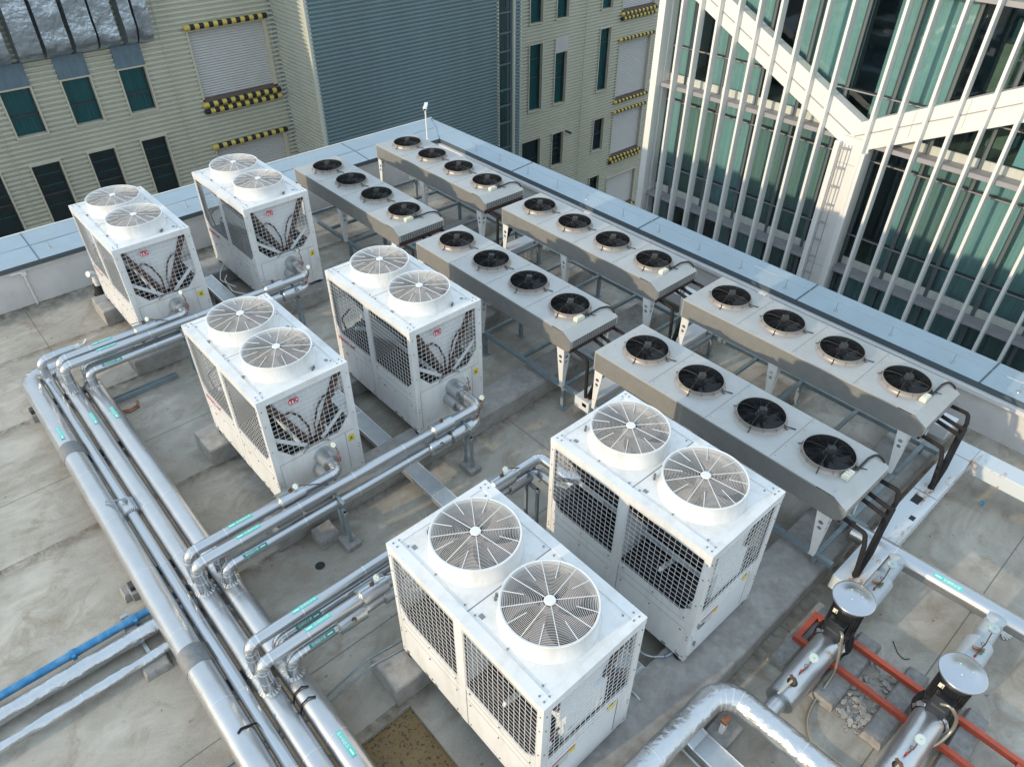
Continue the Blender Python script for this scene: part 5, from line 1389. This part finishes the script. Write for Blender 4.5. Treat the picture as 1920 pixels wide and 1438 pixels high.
for k in range(150):
    x = rr4.uniform(-5.6, 8.6); y = rr4.uniform(-3.2, 6.5); s_ = rr4.choice([.006, .008, .011, .016])
    if k % 2: x = rr4.uniform(-5.7, -4.9); y = rr4.uniform(-4, 3.4)
    M = Matrix.Translation((x, y, .005+s_*.1)) @ Matrix.Rotation(rr4.random()*6, 4, 'Z') @ Matrix.Diagonal((s_, s_*rr4.uniform(.4, 1), s_*.5, 1))
    mb.plate([(math.cos(2*PI*i/5)*rr4.uniform(.7, 1), math.sin(2*PI*i/5)*rr4.uniform(.7, 1)) for i in range(5)], [], M, 1)
o = solo('grit', mb, 'block_stone', 'loose grit and small chips scattered over the roof concrete', 'grit', loc=(0, 0, 0)); o['kind'] = 'stuff'
# glove and small litter
mb = MB(); gx, gy = 8.64, 5.16
mb.lathe([(.035, 0), (.045, .012), (.03, .028), (0, .03)], (gx, gy, .004), 14)
for k in range(5):
    a = -1.2+k*.42; mb.tube([(gx+.03*math.cos(a), gy+.03*math.sin(a), .018), (gx+.07*math.cos(a), gy+.07*math.sin(a), .02), (gx+.095*math.cos(a+.2), gy+.095*math.sin(a+.2), .012)], [.012, .0115, .009], 8)
mb.tube([(gx-.03, gy, .018), (gx-.075, gy-.01, .02)], [.028, .03], 10)
solo('work_glove', mb, 'glove_white', 'crumpled white work glove lying on the concrete at the right edge', 'glove', loc=(gx, gy, .004))
mb = MB(); mb.cyl((7.72, 6.98, .004), (7.72, 6.98, .035), .028, .022, 14); mb.cyl((7.735, 6.95, .02), (7.75, 6.93, .03), .012, n=8)
solo('bottle_cap', mb, 'blue_pvc', 'small blue plastic cap on the floor beside the white trunking', 'cap', loc=(7.72, 6.98, .004))
for (x, y, lab) in ((8.17, 5.28, 'brown dead leaf on the concrete behind the left pump'), (8.31, 5.18, 'small brown dead leaf near the silver header pipe')):
    mb = MB(); s_ = .06 if x < 8.2 else .035
    mb.add([(x-s_, y-.01, .012), (x-s_*.3, y-s_*.4, .02), (x+s_*.7, y-s_*.2, .01), (x+s_, y+.01, .02), (x+s_*.4, y+s_*.35, .012), (x-s_*.4, y+s_*.3, .02)], [(0, 1, 2, 3, 4, 5)])
    solo('dead_leaf', mb, 'cast_rust', lab, 'leaf', loc=(x, y, .01))
cable([(7.88, 4.15, .008), (7.98, 4.05, .008), (8.06, 4.02, .008), (8.10, 4.08, .008)], .004, 'insul_black', 'thin black wire curled on the floor behind the left pump', name='wire', rad=.05)

# ------------------------------------------------------------------ camera, light, world
cam = bpy.data.cameras.new('camera'); co = bpy.data.objects.new('camera', cam); col.objects.link(co); sc.camera = co
cam.sensor_fit = 'HORIZONTAL'; cam.sensor_width = 36; cam.lens = 1345.85/1920*36; cam.clip_end = 500; cam.clip_start = .1
yaw, pitch, roll = map(math.radians, (138.02016, 39.034678, .277128))
f = Vector((math.cos(pitch)*math.cos(yaw), math.cos(pitch)*math.sin(yaw), -math.sin(pitch)))
r = f.cross(Vector((0, 0, 1))).normalized(); u = r.cross(f)
r2 = math.cos(roll)*r+math.sin(roll)*u; u2 = -math.sin(roll)*r+math.cos(roll)*u
co.matrix_world = Matrix(((r2.x, u2.x, -f.x, 8.31353), (r2.y, u2.y, -f.y, -1.90764), (r2.z, u2.z, -f.z, 7.17742), (0, 0, 0, 1)))
EL, AZ = math.radians(14.5), math.atan2(.13, 1)
L = bpy.data.lights.new('sun', 'SUN'); L.energy = 2.6; L.angle = math.radians(.9); L.color = (1, .80, .54)
lo = bpy.data.objects.new('sun', L); col.objects.link(lo)
dirv = Vector((math.sin(AZ)*math.cos(EL), math.cos(AZ)*math.cos(EL), -math.sin(EL)))
lo.rotation_euler = dirv.to_track_quat('-Z', 'Y').to_euler()
w = bpy.data.worlds.new('World'); sc.world = w; w.use_nodes = True
nt = w.node_tree; bg = nt.nodes['Background']
sk = nt.nodes.new('ShaderNodeTexSky'); sk.sky_type = 'NISHITA'; sk.sun_disc = False; sk.sun_elevation = EL; sk.sun_rotation = PI+AZ
sk.air_density = 1.0; sk.dust_density = 1.0; sk.ozone_density = 1.5
nt.links.new(sk.outputs[0], bg.inputs[0]); bg.inputs[1].default_value = .05
# pale blue haze light added to lift shaded faces, brighter low in the sky
hz = nt.nodes.new('ShaderNodeBackground'); ad = nt.nodes.new('ShaderNodeAddShader')
tcw = nt.nodes.new('ShaderNodeTexCoord'); sx = nt.nodes.new('ShaderNodeSeparateXYZ'); nt.links.new(tcw.outputs['Generated'], sx.inputs[0])
cr = nt.nodes.new('ShaderNodeValToRGB'); cr.color_ramp.elements[0].position = .0; cr.color_ramp.elements[0].color = (.10, .12, .13, 1)
cr.color_ramp.elements[1].position = 1.; cr.color_ramp.elements[1].color = (.62, .80, .98, 1)
for p_, c_ in ((.47, (.14, .16, .17, 1)), (.53, (.86, .95, 1.0, 1)), (.68, (.80, .93, 1.02, 1))):
    e_ = cr.color_ramp.elements.new(p_); e_.color = c_
mr = nt.nodes.new('ShaderNodeMapRange'); mr.inputs[1].default_value = -1; mr.inputs[2].default_value = 1; nt.links.new(sx.outputs['Z'], mr.inputs[0])
nt.links.new(mr.outputs[0], cr.inputs[0]); nt.links.new(cr.outputs[0], hz.inputs[0]); hz.inputs[1].default_value = 1.08
out_ = [n for n in nt.nodes if n.type == 'OUTPUT_WORLD'][0]
nt.links.new(bg.outputs[0], ad.inputs[0]); nt.links.new(hz.outputs[0], ad.inputs[1]); nt.links.new(ad.outputs[0], out_.inputs[0])
vs_ = sc.view_settings; vs_.view_transform = 'Standard'; vs_.look = 'None'; vs_.exposure = .08; vs_.gamma = 1
sc.cycles.max_bounces = 7; sc.cycles.transparent_max_bounces = 12; sc.cycles.diffuse_bounces = 3; sc.cycles.glossy_bounces = 3
